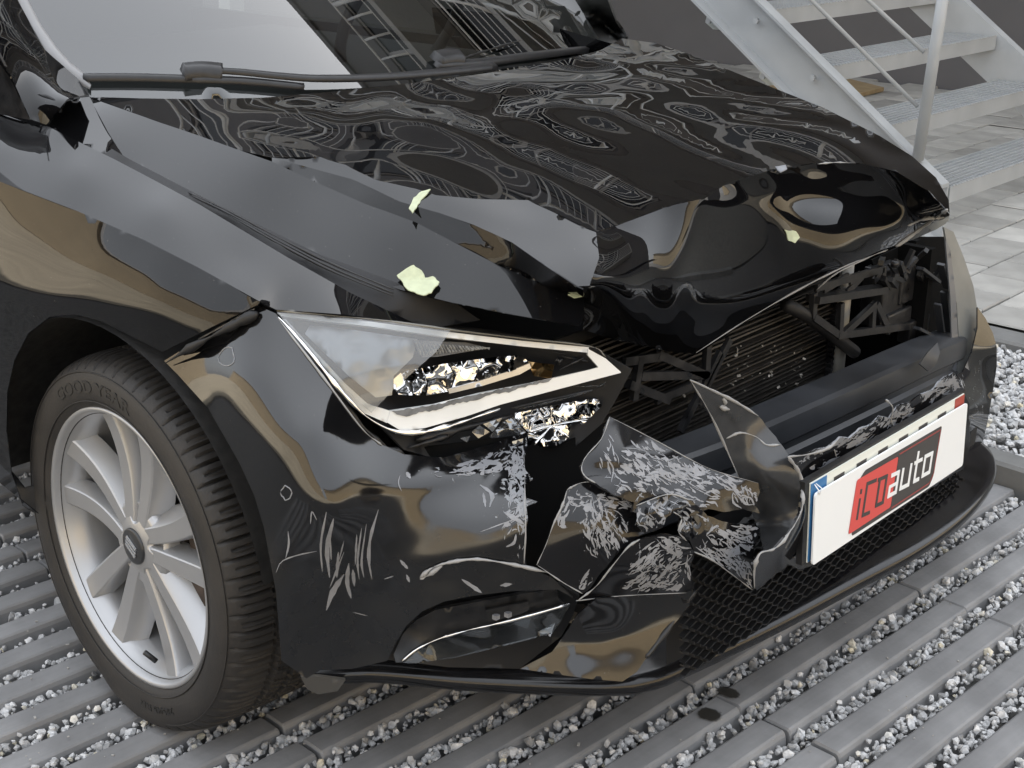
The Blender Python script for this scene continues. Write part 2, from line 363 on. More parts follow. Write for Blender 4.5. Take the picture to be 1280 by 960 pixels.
# ------------------------------------------------------------------ SETTING
def proj(Q):
    d = np.asarray(Q, float)-CAM; z = d@FW
    return 640+FPX*(d@RT)/z, 480-FPX*(d@UP)/z, z
GA = .06377717; DV = np.array([math.sin(GA), math.cos(GA), 0]); NV = np.array([math.cos(GA), -math.sin(GA), 0])
ASPH = mat('bedding_grit', (.10, .098, .094), .9, noise=.3, nscale=60, bump=.4)
g = MB().add([(-60, -60, -.06), (60, -60, -.06), (60, 60, -.06), (-60, 60, -.06)], [(0, 1, 2, 3)]).build('ground', ASPH); g['kind'] = 'structure'
SANDM = mat('sand_ground', (.33, .285, .21), .9, noise=.18, nscale=1.2, bump=.3, bscale=8)
sl = MB().add([(-60, -60, -.03), (60, -60, -.03), (60, -2.75, -.03), (-60, -2.75, -.03), (4.2, -2.75, -.03), (60, 60, -.03), (4.2, 7.2, -.03)], [(0, 1, 2, 4, 3), (4, 2, 5, 6)]).build('sand_lot', SANDM); sl['kind'] = 'structure'
CONC = mat('grey_concrete_paver', (.205, .205, .207), .75, noise=.22, nscale=7, bump=.35, bscale=90)
def paver_material():
    nt = CONC.node_tree; b = nt.nodes['Principled BSDF']
    oi = nd(nt, 'ShaderNodeObjectInfo'); mr = nd(nt, 'ShaderNodeMapRange'); mr.inputs['To Min'].default_value = .90; mr.inputs['To Max'].default_value = 1.12
    nt.links.new(oi.outputs['Random'], mr.inputs[0])
    src = b.inputs['Base Color'].links[0].from_socket
    # long faint drag marks along each rib, a few pale specks
    tc = nd(nt, 'ShaderNodeTexCoord'); mp = nd(nt, 'ShaderNodeMapping'); mp.inputs['Scale'].default_value = (70, 5, 20); nt.links.new(tc.outputs['Object'], mp.inputs[0])
    n2 = nd(nt, 'ShaderNodeTexNoise'); n2.inputs['Scale'].default_value = 1; n2.inputs['Detail'].default_value = 5; nt.links.new(mp.outputs[0], n2.inputs[0])
    m2 = nd(nt, 'ShaderNodeMapRange'); m2.inputs['From Min'].default_value = .3; m2.inputs['From Max'].default_value = .7; m2.inputs['To Min'].default_value = .93; m2.inputs['To Max'].default_value = 1.07; nt.links.new(n2.outputs[0], m2.inputs[0])
    mm = nd(nt, 'ShaderNodeMath', operation='MULTIPLY'); nt.links.new(mr.outputs[0], mm.inputs[0]); nt.links.new(m2.outputs[0], mm.inputs[1])
    vm = nd(nt, 'ShaderNodeVectorMath', operation='SCALE'); nt.links.new(src, vm.inputs[0]); nt.links.new(mm.outputs[0], vm.inputs['Scale'])
    nt.links.new(vm.outputs[0], b.inputs['Base Color'])
paver_material()
pav = MB().add([tuple(NV*a+DV*b+np.array([0, 0, -.045])) for a, b in ((-3.2, -2.6), (2.6, -2.6), (2.6, 1.08), (-3.2, 1.08))], [(0, 1, 2, 3)]).build('pavement', ASPH); pav['kind'] = 'structure'
# ribs of the drainage paving: one bevelled block, copied
RL, RW, RH = .5955, .0575, .05
mb = MB(); prof = [(-RW/2-.004, -RH), (-RW/2, -.009), (-RW/2+.003, -.0022), (-RW/2+.007, 0), (RW/2-.007, 0), (RW/2-.003, -.0022), (RW/2, -.009), (RW/2+.004, -RH)]
ys = [-RL/2, -RL/2+.003, RL/2-.003, RL/2]; G = []
for i, y in enumerate(ys):
    dz = -.004 if i in (0, 3) else 0; G.append([(x*(.97 if i in (0, 3) else 1), y, z+dz) for x, z in prof])
mb.grid(G); n8 = len(prof); mb.f += [tuple(range(n8)), tuple(3*n8+i for i in range(n8))[::-1]]
rib = mb.build('paver', CONC, pav); rib_me = rib.data; first = True; nrib = 0
for k in range(-18, 16):
    for j in range(-3, 3):
        n0 = .246+.0985*k-.028; d0 = -.72+.6*j+.3; c = NV*n0+DV*d0
        if d0 > 1.0 or d0 < -2.3: continue
        u, v, z = proj(np.array([c, c+DV*.29, c-DV*.29])); 
        if z.min() < .3 or u.max() < -200 or u.min() > 1480 or v.min() > 1180 or v.max() < 480: continue
        o = rib if first else bpy.data.objects.new('paver', rib_me)
        if not first: COL.objects.link(o); o.parent = pav
        first = False; nrib += 1
        o.location = c+np.array([RNG.normal(0, .0012), RNG.normal(0, .001), RNG.normal(-.001, .0011)]); o.rotation_euler = (RNG.normal(0, .0025), RNG.normal(0, .006), -GA+RNG.normal(0, .002))
# two round drip stains on the ribs in front of the bumper (thin wet film)
OIL = bpy.data.materials.new('damp_stain'); OIL.use_nodes = True; nt = OIL.node_tree; b = nt.nodes['Principled BSDF']; b.inputs['Base Color'].default_value = (.03, .028, .024, 1); b.inputs['Roughness'].default_value = .5
tc = nd(nt, 'ShaderNodeTexCoord'); nz = nd(nt, 'ShaderNodeTexNoise'); nz.inputs['Scale'].default_value = 140; nz.inputs['Detail'].default_value = 4; nt.links.new(tc.outputs['Object'], nz.inputs['Vector'])
at = nd(nt, 'ShaderNodeAttribute'); at.attribute_name = 'wet'; ad = nd(nt, 'ShaderNodeMath', operation='MULTIPLY_ADD'); ad.inputs[1].default_value = .5; nt.links.new(nz.outputs[0], ad.inputs[0]); nt.links.new(at.outputs['Fac'], ad.inputs[2])
mr = nd(nt, 'ShaderNodeMapRange'); mr.inputs['From Min'].default_value = .30; mr.inputs['From Max'].default_value = .55; mr.inputs['To Max'].default_value = .92; nt.links.new(ad.outputs[0], mr.inputs[0]); nt.links.new(mr.outputs[0], b.inputs['Alpha'])
for i, (px, py, rx, ry) in enumerate(((887, 894, .024, .022), (910, 866, .026, .017))):
    c = P(px, py, z=.0); a = np.linspace(0, 2*math.pi, 25)[:-1]; V = [(c[0], c[1], .0016)]; F = []; wv_ = [1.]
    for q in (.35, .7, 1.): V += [(c[0]+rx*q*math.cos(t), c[1]+ry*q*math.sin(t), .0016) for t in a]; wv_ += [1-q*.98]*24
    F = [(0, 1+j, 1+(j+1) % 24) for j in range(24)]+[(1+24*k+j, 25+24*k+j, 25+24*k+(j+1) % 24, 1+24*k+(j+1) % 24) for k in range(2) for j in range(24)]
    me = pymesh('oil_stain', V, F); t_ = me.attributes.new('wet', 'FLOAT', 'POINT'); t_.data.foreach_set('value', np.array(wv_, np.float32)); link('oil_stain', me, OIL, pav)
# crumbs of paint and plastic dropped by the wreck, grit on the ribs
m = MB()
for i in range(150):
    q = P(RNG.uniform(30, 1270), RNG.uniform(700, 958), z=.0012); sz = abs(RNG.normal(.0012, .0012))+.0007
    m.box(q, (sz*RNG.uniform(.8, 2.2), sz, .0012), np.array(Matrix.Rotation(RNG.uniform(0, 6), 3, 'Z')))
o = m.build('grit', mat('pale_grit', (.34, .33, .31), .8)); o['kind'] = 'stuff'
# gravel
GRAV = bpy.data.materials.new('limestone_gravel'); GRAV.use_nodes = True
nt = GRAV.node_tree; b = nt.nodes['Principled BSDF']; b.inputs['Roughness'].default_value = .85
ge = nd(nt, 'ShaderNodeNewGeometry'); rp = nd(nt, 'ShaderNodeValToRGB'); cr = rp.color_ramp
cr.elements[0].color = (.24, .24, .24, 1); cr.elements[1].color = (.66, .66, .66, 1); e = cr.elements.new(.2); e.color = (.42, .42, .42, 1); e = cr.elements.new(.93); e.color = (.62, .62, .62, 1); e = cr.elements.new(.975); e.color = (.58, .52, .38, 1)
cr.elements[-1].position = 1
nt.links.new(ge.outputs['Random Per Island'], rp.inputs[0])
tc = nd(nt, 'ShaderNodeTexCoord'); nz = nd(nt, 'ShaderNodeTexNoise'); nz.inputs['Scale'].default_value = 130; nz.inputs['Detail'].default_value = 5; nt.links.new(tc.outputs['Object'], nz.inputs[0])
mr = nd(nt, 'ShaderNodeMapRange'); mr.inputs['From Min'].default_value = .3; mr.inputs['From Max'].default_value = .7; mr.inputs['To Min'].default_value = .7; mr.inputs['To Max'].default_value = 1.2; nt.links.new(nz.outputs[0], mr.inputs[0])
vm = nd(nt, 'ShaderNodeVectorMath', operation='SCALE'); nt.links.new(rp.outputs[0], vm.inputs[0]); nt.links.new(mr.outputs[0], vm.inputs['Scale']); nt.links.new(vm.outputs[0], b.inputs['Base Color'])
bm = bmesh.new(); bmesh.ops.create_icosphere(bm, subdivisions=1, radius=1); IV = np.array([v.co[:] for v in bm.verts]); IF = np.array([[v.index for v in f.verts] for f in bm.faces]); bm.free()
def stones(name, C, R):
    n = len(C); shapes = []
    for i in range(40):      # broken angular shapes: the ball cut by a few random planes
        V = IV*RNG.uniform(.8, 1.1, (len(IV), 1))
        for k in range(5):
            d = RNG.normal(size=3); d /= np.linalg.norm(d); c = RNG.uniform(.35, .75); h = V@d; V = V-np.maximum(h-c, 0)[:, None]*d
        shapes.append(V*np.array([RNG.uniform(.8, 1.3), RNG.uniform(.7, 1.1), RNG.uniform(.6, .95)]))
    VV, FF = [], []
    for i in range(n):
        M = np.array(Matrix.Rotation(RNG.uniform(0, 6.28), 3, Vector(RNG.normal(size=3)).normalized()))
        VV.append(shapes[i % 40]@M.T*R[i]+C[i]); FF.append(IF+i*len(IV))
    V = np.vstack(VV); F = np.vstack(FF); me = bpy.data.meshes.new(name)
    me.vertices.add(len(V)); me.vertices.foreach_set('co', V.ravel()); me.loops.add(F.size); me.loops.foreach_set('vertex_index', F.ravel().astype(np.int32))
    me.polygons.add(len(F)); me.polygons.foreach_set('loop_start', np.arange(0, F.size, 3, dtype=np.int32)); me.update(calc_edges=True); me.validate()
    o = link(name, me, GRAV, None, False); o['kind'] = 'stuff'; return o
C, R = [], []
for k in range(-18, 16):
    n0 = .246+.0985*k+.0215
    for layer in range(2):
        d = np.arange(-2.2, 1.06, .0044)
        nn = n0+RNG.uniform(-.0165, .0165, len(d)); q = NV[None]*nn[:, None]+DV[None]*(d+RNG.uniform(-.004, .004, len(d)))[:, None]
        q[:, 2] = -.017+RNG.uniform(-.005, .005, len(d))+layer*.007
        # fill is patchy towards the far left rows
        left = np.clip((-.05-n0)/.3, 0, 1)*np.clip((-.5-d)/.3, 0, 1); dens = RNG.random(len(d)) < (1-.35*left)*(1 if layer == 0 else .5)
        q[:, 2] -= left*.007
        u, v, z = proj(q); ok = dens & (z > .3) & (u > -60) & (u < 1340) & (v < 1010) & (v > 480)
        C.append(q[ok]); R.append(np.clip(RNG.lognormal(math.log(.0072), .32, ok.sum()), .0045, .0145))
stones('gravel', np.vstack(C), np.concatenate(R))
n = 13000; q = np.stack([RNG.uniform(-1.3, 1.3, n), RNG.uniform(1.17, 2.0, n), RNG.uniform(-.012, .012, n)], 1); u, v, z = proj(q); ok = (u > 900) & (u < 1460) & (v < 700)
stones('gravel_bed', q[ok], np.clip(RNG.lognormal(math.log(.0115), .25, ok.sum()), .007, .019))
# kerbs, block paving
KERB = mat('kerb_concrete', (.155, .155, .15), .8, noise=.18, nscale=9, bump=.3, bscale=80)
def kerb(name, y0, y1, top, x0, x1, ang, label):
    r = empty(name, (0, (y0+y1)/2, 0), label, 'kerb'); L = 1.0; k = 0; x = x0
    while x < x1:
        m = MB(); w = y1-y0; pr = [(-w/2, -.2), (-w/2, top-.008), (-w/2+.008, top), (w/2-.008, top), (w/2, top-.008), (w/2, -.2)]
        m.grid([[(xx, a, b2) for a, b2 in pr] for xx in (0, L-.004)]); m.f += [tuple(range(6)), tuple(6+i for i in range(6))[::-1]]
        o = m.build('kerb_stone', KERB, r); o.parent = r; o.matrix_parent_inverse = Matrix(); o.location = (x*math.cos(ang), x*math.sin(ang)*1, 0); o.rotation_euler = (0, 0, ang); x += L
    return r
kerb('kerb', 1.085, 1.165, .052, -1.4, 1.6, -GA, 'low grey concrete kerb between the striped paving and the loose gravel bed')
kerb('kerb', 2.0, 2.12, .03, -1.4, 1.2, -.02, 'grey concrete kerb between the gravel bed and the pale block paving')
BLK = mat('pale_paving_block', (.36, .35, .325), .8, noise=.14, nscale=8, bump=.3, bscale=70)
nt = BLK.node_tree; b = nt.nodes['Principled BSDF']; src = b.inputs['Base Color'].links[0].from_socket; oi = nd(nt, 'ShaderNodeObjectInfo'); mr = nd(nt, 'ShaderNodeMapRange'); mr.inputs['To Min'].default_value = .72; mr.inputs['To Max'].default_value = 1.15
vm = nd(nt, 'ShaderNodeVectorMath', operation='SCALE'); nt.links.new(oi.outputs['Random'], mr.inputs[0]); nt.links.new(src, vm.inputs[0]); nt.links.new(mr.outputs[0], vm.inputs['Scale']); nt.links.new(vm.outputs[0], b.inputs['Base Color'])
bp_ = MB().add([(-14, 2.1, -.02), (4, 2.1, -.02), (4, 7.0, -.02), (-14, 7.0, -.02)], [(0, 1, 2, 3)]).build('block_paving', mat('joint_sand', (.12, .115, .10), .9, noise=.2)); bp_['kind'] = 'structure'
bw, bl = .2075, .2075; me = None
for k in range(-20, 5):
    for j in range(23):
        c = np.array([-.17+.1075+.215*k, 2.135+bl/2+.214*j+(.107 if k % 2 else 0), 0])
        if c[1]-bl/2 < 2.12 or c[1] > 6.9: continue
        u, v, z = proj(c)
        if u < 760 or u > 1500 or v > 520: continue
        if me is None:
            m = MB(); h = [(-bw/2, -.03), (-bw/2, -.004), (-bw/2+.004, 0), (bw/2-.004, 0), (bw/2, -.004), (bw/2, -.03)]
            m.grid([[(a, y, z2-dz) for a, z2 in h] for y, dz in ((-bl/2, .004), (-bl/2+.004, 0), (bl/2-.004, 0), (bl/2, .004))]); o = m.build('block', BLK, bp_); me = o.data
        else: o = bpy.data.objects.new('block', me); COL.objects.link(o); o.parent = bp_
        o.location = c+np.array([0, 0, RNG.normal(0, .0015)]); o.rotation_euler = (RNG.normal(0, .004), RNG.normal(0, .004), 0)
# the building with the dark render behind the stairs
WALLM = mat('dark_grey_render', (.105, .103, .108), .85, noise=.05, nscale=2.5, bump=.15, bscale=150)
bl_ = empty('office_building', (-3, 8, 0), 'dark grey rendered building wall behind the steel stairs', 'building')
WX0, WX1, WH = -26, 2.8, 10.4
wins = [(x, x+1.7, 3.05, 5.35) for x in (-12.6, -10.4, -8.2, -6.0, -3.8, -1.6)]+[(x, x+1.7, 6.0, 8.5) for x in (-12.6, -10.4, -8.2, -6.0, -3.8, -1.6)]+[(-19, -16, 3.5, 6), (-23.5, -20.5, 3.5, 6)]
xs = sorted(set([WX0, WX1]+[w[0] for w in wins]+[w[1] for w in wins])); zs = sorted(set([-.1, WH]+[w[2] for w in wins]+[w[3] for w in wins]))
m = MB()
for i in range(len(xs)-1):
    for j in range(len(zs)-1):
        cx, cz = (xs[i]+xs[i+1])/2, (zs[j]+zs[j+1])/2
        if any(w[0] < cx < w[1] and w[2] < cz < w[3] for w in wins): continue
        m.add([(xs[i], 6.95, zs[j]), (xs[i+1], 6.95, zs[j]), (xs[i+1], 6.95, zs[j+1]), (xs[i], 6.95, zs[j+1])], [(0, 1, 2, 3)])
for w in wins:
    for a, b2, c2, d2 in ((w[0], w[2], w[1], w[2]), (w[1], w[2], w[1], w[3]), (w[1], w[3], w[0], w[3]), (w[0], w[3], w[0], w[2])):
        m.add([(a, 6.95, b2), (c2, 6.95, d2), (c2, 7.10, d2), (a, 7.10, b2)], [(0, 1, 2, 3)])
m.box(((WX0+WX1)/2, 12, WH+.06), (WX1-WX0+.3, 10.3, .2)); m.box(((WX0+WX1)/2, 16.9, WH/2), (WX1-WX0, .2, WH-.4)); m.box((WX0+.1, 12, WH/2), (.2, 9.4, WH-.4)); m.box((WX1-.1, 12, WH/2), (.2, 9.4, WH-.4))
m.build('wall', WALLM, bl_)
WGL = mat('window_glass_dark', (.008, .009, .01), .03, ior=1.5); WFR = mat('window_frame_grey', (.30, .30, .31), .5)
for w in wins:
    m = MB(); cx = (w[0]+w[1])/2; cz = (w[2]+w[3])/2
    for a in (w[0]+.03, cx, w[1]-.03): m.box((a, 7.06, cz), (.06, .05, w[3]-w[2]-.004))
    for a in (w[2]+.03, w[3]-.03): m.box((cx, 7.062, a), (w[1]-w[0]-.07, .045, .058))
    f = m.build('window', WFR, bl_); MB().box((cx, 7.09, cz), (w[1]-w[0], .012, w[3]-w[2])).build('pane', WGL, f)
GCON = mat('gallery_concrete', (.30, .30, .30), .8, noise=.1)
GALG = mat('gallery_galvanised', (.60, .61, .62), .5, noise=.08)
for gz, vertical in ((3.0, False), (5.9, True)):
    x0, x1, gy = -14., 1.4, 5.25
    MB().box(((x0+x1)/2, (gy+6.95)/2+.02, gz-.08), (x1-x0, 6.95-gy, .16)).build('gallery_slab', GCON, bl_)
    MB().tube([(x0, gy, gz+1.08), (x1, gy, gz+1.08)], .028).build('gallery_handrail', GALG, bl_, True)
    for i in range(int((x1-x0)/1.4)+1): MB().tube([(x1-.05-1.4*i, gy, gz), (x1-.05-1.4*i, gy, gz+1.08)], .026, 10).build('gallery_post', GALG, bl_, True)
    m = MB()
    if vertical:
        m.tube([(x0, gy, gz+.12), (x1, gy, gz+.12)], .016, 6)
        for i in range(int((x1-x0)/.22)): m.tube([(x1-.12-.22*i, gy, gz+.12), (x1-.12-.22*i, gy, gz+1.06)], .011, 6)
    else:
        for k in range(5): m.tube([(x0, gy, gz+.15+.18*k), (x1, gy, gz+.15+.18*k)], .015, 6)
    o = m.build('gallery_railing', GALG, bl_, True); o['kind'] = 'stuff'
# steel stairs climbing past the wall to a gallery
RISE, RUN, NX, NY0, NY1 = .2, .28, -.48, 3.16, 4.74
st = empty('steel_staircase', (-.5, 3.9, 0), 'galvanised steel staircase with grating treads by the dark wall', 'staircase')
NST = 16; sl_ = math.atan2(RISE, RUN); dirv = np.array([-math.cos(sl_), 0, math.sin(sl_)]); nrm = np.array([math.sin(sl_), 0, math.cos(sl_)])
def stringer(y, face, nm):
    # C channel, web at y, flanges towards face; top edge line passes the tread noses
    a0 = np.array([NX+.06, y, .15]); L = (NST-.2)*math.hypot(RISE, RUN); hgt = .205; m = MB(); cut = a0[2]/math.sin(sl_)
    pr = [(0, 0), (.062*face, 0), (.062*face, -.011), (.008*face, -.013), (.008*face, -hgt+.013), (.062*face, -hgt+.011), (.062*face, -hgt), (0, -hgt)]
    G = []
    for s in (0, L):
        row = []
        for dy, dn in pr:
            q = a0+dirv*s+nrm*(dn+.018)
            if s == 0:                                    # foot cut level on the paving
                q = q+dirv*((NX-.004-q[0])/dirv[0])
            row.append(q+np.array([0, dy, 0]))
        G.append(row)
    m.grid(np.array(G).transpose(1, 0, 2), True); m.f += [tuple(2*i for i in range(8)), tuple(2*i+1 for i in range(8))[::-1]]
    return m.build('stringer', GALV, st)
stringer(NY0-.008, -1, 0); stringer(NY1+.008, 1, 1)
tw = NY1-NY0; td = .24
def tread_mesh():
    m = MB(); m.box((-.0015, tw/2, -.032), (.004, tw, .064)); m.box((-td, tw/2, -.02), (.003, tw, .036))
    fm = m; gr = MB()
    for i in range(1, 8): gr.box((-.004-i*(td-.008)/8, tw/2, -.0035), (.0034, tw-.01, .0036))
    for j in range(1, 66): gr.box((-td/2, j*tw/66, -.0052), (td-.008, .0024, .0034))
    for i in range(1, 62): fm.box((.0005, i*tw/62, .0015), (.007, .012, .005))
    pl = MB()
    for y in (.004, tw-.004):
        o = [(.0, -.064), (0, -.005), (-td-.02, -.005), (-td-.075, -.028), (-td-.085, -.075), (-td-.045, -.10), (-td+.05, -.10)]
        pl.prism([(a, y-.003, z) for a, z in o], (0, .006, 0))
    bo = MB()
    for y, s in ((-.030, -1), (tw+.03, 1)):
        for x, z in ((-.05, -.045), (-td-.04, -.062)): bo.tube([(x, y-.018*s*-1, z), (x, y+.004*s, z)], .0125, 6); bo.tube([(x, y, z), (x, y+.012*s, z)], .0085, 8)
    return fm, gr, pl, bo
fm, gr, pl, bo = tread_mesh(); base = None
for i in range(NST-1):
    loc = Vector((NX-RUN*i, NY0, RISE*(i+1)))
    if base is None:
        t0 = fm.build('tread', GALV, None); g0 = gr.build('grating', GALV, t0); p0 = build_each(pl, 'end_plate', mat('galvanised_plate', (.42, .45, .43), .5, metal=.5, noise=.12, nscale=12), t0); b0 = build_each(bo, 'bolt', GALV, t0); base = tuple(t0.children); o = t0; g0['kind'] = 'stuff'
    else:
        o = t0.copy(); COL.objects.link(o)
        for c in base:
            cc = c.copy(); COL.objects.link(cc); cc.parent = o
    o.parent = st; o.matrix_parent_inverse = ROOT_AT[st.name]; o.location = loc
# railing on the near side: posts, thin rods parallel to the flight, top rail
m = MB(); pb = P(1148, 193, y=3.09); pt_ = P(1178, 0, y=3.09); dd = (pt_-pb)/(pt_[2]-pb[2])
def flight(s, h): return np.array([pb[0]-RUN*s, 3.09, pb[2]+RISE*s+h])
lean = np.array([0., 0, 1.]); 
for s in (0, 4.5, 9, 13.6): m = MB(); a = flight(s, -.02); m.tube([a, a+np.array([dd[0]*.9, 0, .9])], .0225, 14); m.build('railing_post', GALV, st, True)
for (a, b2) in (((1147, 133), (1014, 0)), ((1155, 65), (1085, 0))):
    A = P(*a, y=3.10); B = P(*b2, y=3.10); d2 = B-A; m = MB(); m.tube([A, A+d2*9.5], .0085, 8); m.build('railing_rod', GALV, st, True)
A = P(1155, 65, y=3.1)+np.array([.03, 0, .2]); 
for h in (0, .2): m = MB(); m.tube([A+np.array([0, 0, h]), A+np.array([-RUN*13.6, 0, h+RISE*13.6])], .0085 if h == 0 else .021, 8); m.build('railing_rod' if h == 0 else 'handrail', GALV, st, True)
GX = NX-RUN*(NST-1); GZ = RISE*(NST-1)
MB().box((GX-1.0, 4.2, GZ-.05), (1.9, 2.08, .06)).build('landing', GALV, st)
for x in (GX-.2, GX-1.8): MB().box((x, 3.2, GZ/2-.05), (.1, .1, GZ-.1)).build('support_column', GALV, st)
for i in range(3): MB().tube([(GX-.12-i*.88, 3.12, GZ), (GX-.12-i*.88, 3.12, GZ+1.1)], .024, 10).build('railing_post', GALV, st, True)
for h, r in ((.4, .009), (.75, .009), (1.1, .024)): MB().tube([(GX, 3.12, GZ+h), (GX-1.9, 3.12, GZ+h)], r, 8).build('handrail' if h > 1 else 'railing_rod', GALV, st, True)
# board lying on the paving by the wall
m = MB(); bq = [P(935, 112, z=.03), P(1040, 93, z=.03), P(1105, 109, z=.03), P(1000, 135, z=.03)]; m.prism(bq, (0, 0, -.025)).build('chipboard_sheet', mat('chipboard', (.30, .22, .12), .8, noise=.15, nscale=20))
o = bpy.data.objects['chipboard_sheet']; o['label'] = 'beige chipboard sheet lying flat on the paving under the stairs'; o['category'] = 'board'
# what faces the car across the sunny lot (mirrored in the paint)
BEI = mat('beige_render', (.62, .50, .33), .9, noise=.06, nscale=1)
def block_building(name, x0, x1, y0, y1, h, wl_, label, face):
    r = empty(name, ((x0+x1)/2, (y0+y1)/2, 0), label, 'building'); m = MB(); m.box(((x0+x1)/2, (y0+y1)/2, h/2), (x1-x0, y1-y0, h)); m.build('wall', wl_, r)
    MB().box(((x0+x1)/2, (y0+y1)/2, h+.1), (x1-x0+.5, y1-y0+.5, .2)).build('roof', WFR, r)
    if face == 'y':
        for a in (): f = MB().box((a, y1+.01, h*.55), (1.5, .08, 1.5)).build('window', WFR, r); MB().box((a, y1+.055, h*.55), (1.3, .02, 1.3)).build('pane', WGL, f)
    else:
        for a in (): f = MB().box((x0-.01, a, h*.55), (.08, 1.5, 1.5)).build('window', WFR, r); MB().box((x0-.055, a, h*.55), (.02, 1.3, 1.3)).build('pane', WGL, f)
block_building('brown_building', -34, 12, -24, -15, 4.6, mat('brown_render', (.27, .22, .15), .9, noise=.06, nscale=1), 'long brown rendered building across the sandy lot', 'y')
block_building('beige_building', 15, 23, -13, 40, 5.6, BEI, 'tall beige rendered building facing the car nose', 'x')
# ================================================================== THE CAR
car = empty('crashed_car', (0, 0, 0), 'black car with a crushed front end parked on the striped paving', 'car')
ROOT_AT[car.name] = Matrix()
def part(mb, name, m, parent=None, smooth=False): return mb.build(name, m, parent or car, smooth)
# ---- hood: top skin with ripples, the buckled strip, the flat right-hand facet and the crushed nose
def hood_full(Q):
    x, y, z = Q[..., 0], Q[..., 1], Q[..., 2]
    k = np.clip((x+.16)/.12, 0, 1)*np.clip((y+.62)/.15, .0, 1)
    fade = 1
    return z-hood_z(x, y)-hood_ripple(x, y)*k
TOP = Skin(hood_full)
L1 = [(340, 197), (400, 196), (432, 206), (470, 225), (520, 236), (545, 244), (600, 249), (660, 250), (692, 265), (745, 290), (749, 322), (737, 357)]
L2 = [(729, 362), (720, 358), (680, 331), (640, 303), (592, 281), (548, 266), (500, 252), (440, 224), (385, 209), (340, 197)]
C1 = [(340, 202), (400, 230), (450, 252), (520, 278), (560, 299), (620, 330), (680, 357), (729, 371)]
R1 = [(745, 290), (790, 275), (830, 259), (880, 248), (905, 231), (960, 213), (1015, 204), (1075, 204), (1120, 214), (1160, 238), (1187, 268)]
cowl = [(112, 121), (180, 123), (250, 124), (330, 122), (400, 116), (480, 108), (560, 98), (640, 87), (700, 76), (750, 63), (778, 48)]
leftedge = [(820, 54), (860, 67), (910, 87), (960, 107), (1030, 135), (1100, 170), (1140, 195), (1170, 222), (1186, 250)]
C1rear = [(112, 121), (180, 146), (250, 170), (300, 188)]
def on(pts, kind, v): return [(a, b2, kind, v) for a, b2 in pts]
def dsurf(sf, pts, d=0.): return [(a, b2, 't', float(sf(np.array(a, float), np.array(b2, float)))+d) for a, b2 in pts]
D_out = C1rear+[(340, 197)]+L1[1:10]+R1[1:][0:]
D_out = cowl+leftedge+R1[::-1]+L1[:10][::-1][1:]+C1rear[::-1][:-1]
def plane_t(px, py, P0, n):
    d = rayd(px, py); n = np.array(n, float); return float(((np.array(P0)-CAM)@n)/(d@n))
edge_ctrl = [(112, 122, 'y', -.636), (135, 165, 'y', -.690), (160, 205, 'y', -.722), (215, 236, 'y', -.728), (270, 262, 'y', -.728), (335, 296, 'y', -.72), (400, 325, 'y', -.705), (450, 345, 'y', -.69), (500, 362, 'y', -.665)]
NA_ = (.24, -.52, .82)
edge_ctrl += [(560, 377, 't', plane_t(560, 377, P(560, 299, y=-.572), NA_)), (640, 393, 't', plane_t(640, 393, P(660, 348, y=-.537), NA_)), (725, 408, 't', plane_t(725, 408, P(729, 371, y=-.495), NA_))]
c1t = dsurf(TOP, C1rear)+dsurf(TOP, [(340, 200)])
# C1 in front of x ~ .05: the crease line (explicit lateral position)
c1f = [(400, 230, 'y', -.600), (450, 252, 'y', -.594), (520, 278, 'y', -.582), (560, 299, 'y', -.572), (620, 330, 'y', -.553), (680, 357, 'y', -.525), (729, 371, 'y', -.495)]
A_S = Surf(edge_ctrl+c1t+c1f)
A_out = [(c[0], c[1]) for c in edge_ctrl]+[(731, 392)]+C1[::-1]+C1rear[::-1][:-1]
lake_top = dsurf(TOP, L1[:10])
NC_ = (-.02, -.36, .93)
L1a = np.array(L1[:10], float); L1t = TOP(L1a[:, 0], L1a[:, 1])
def l2t(px, py):
    x = min(px+18, 744); y = np.interp(x, L1a[:, 0], L1a[:, 1]); t = float(TOP(np.array(x), np.array(y))); return plane_t(px, py, pt(t, x, y), NC_)
B_S = Surf([(a, b2, 't', float(A_S(np.array(a*1.), np.array(b2*1.)))) for a, b2 in C1]+[(a, b2, 't', l2t(a, b2)) for a, b2 in L2[:-1]]+dsurf(TOP, [(340, 197)]))
B_out = C1+L2
l2c = [(a, b2, 't', float(B_S(np.array(a*1.), np.array(b2*1.)))) for a, b2 in L2[1:]]
C_S = Surf(l2c+lake_top+[(749, 322, 't', l2t(749, 322)), (737, 357, 't', l2t(737, 357)), (729, 362, 't', l2t(729, 362))], [(620, 268, 60, 12, 15, .0015), (700, 300, 30, 25, 40, -.002)])
C_out = L1+L2[1:-1]
lip = [(1185, 278), (1170, 287), (1140, 300), (1100, 313), (1060, 332), (1000, 363), (930, 404), (872, 443), (835, 439), (770, 425), (729, 412)]
E_ctrl = dsurf(TOP, R1)+[(749, 322, 't', l2t(749, 322)), (737, 357, 't', l2t(737, 357)), (729, 371, 'y', -.495)]
E_ctrl += [(1185, 278, 'x', .640), (1170, 287, 'x', .648), (1140, 300, 'x', .656), (1100, 313, 'x', .656), (1060, 332, 'x', .648), (1000, 363, 'x', .612), (930, 404, 'x', .577), (872, 443, 'x', .567), (835, 439, 'x', .567), (770, 425, 'x', .58), (729, 412, 'x', .59)]
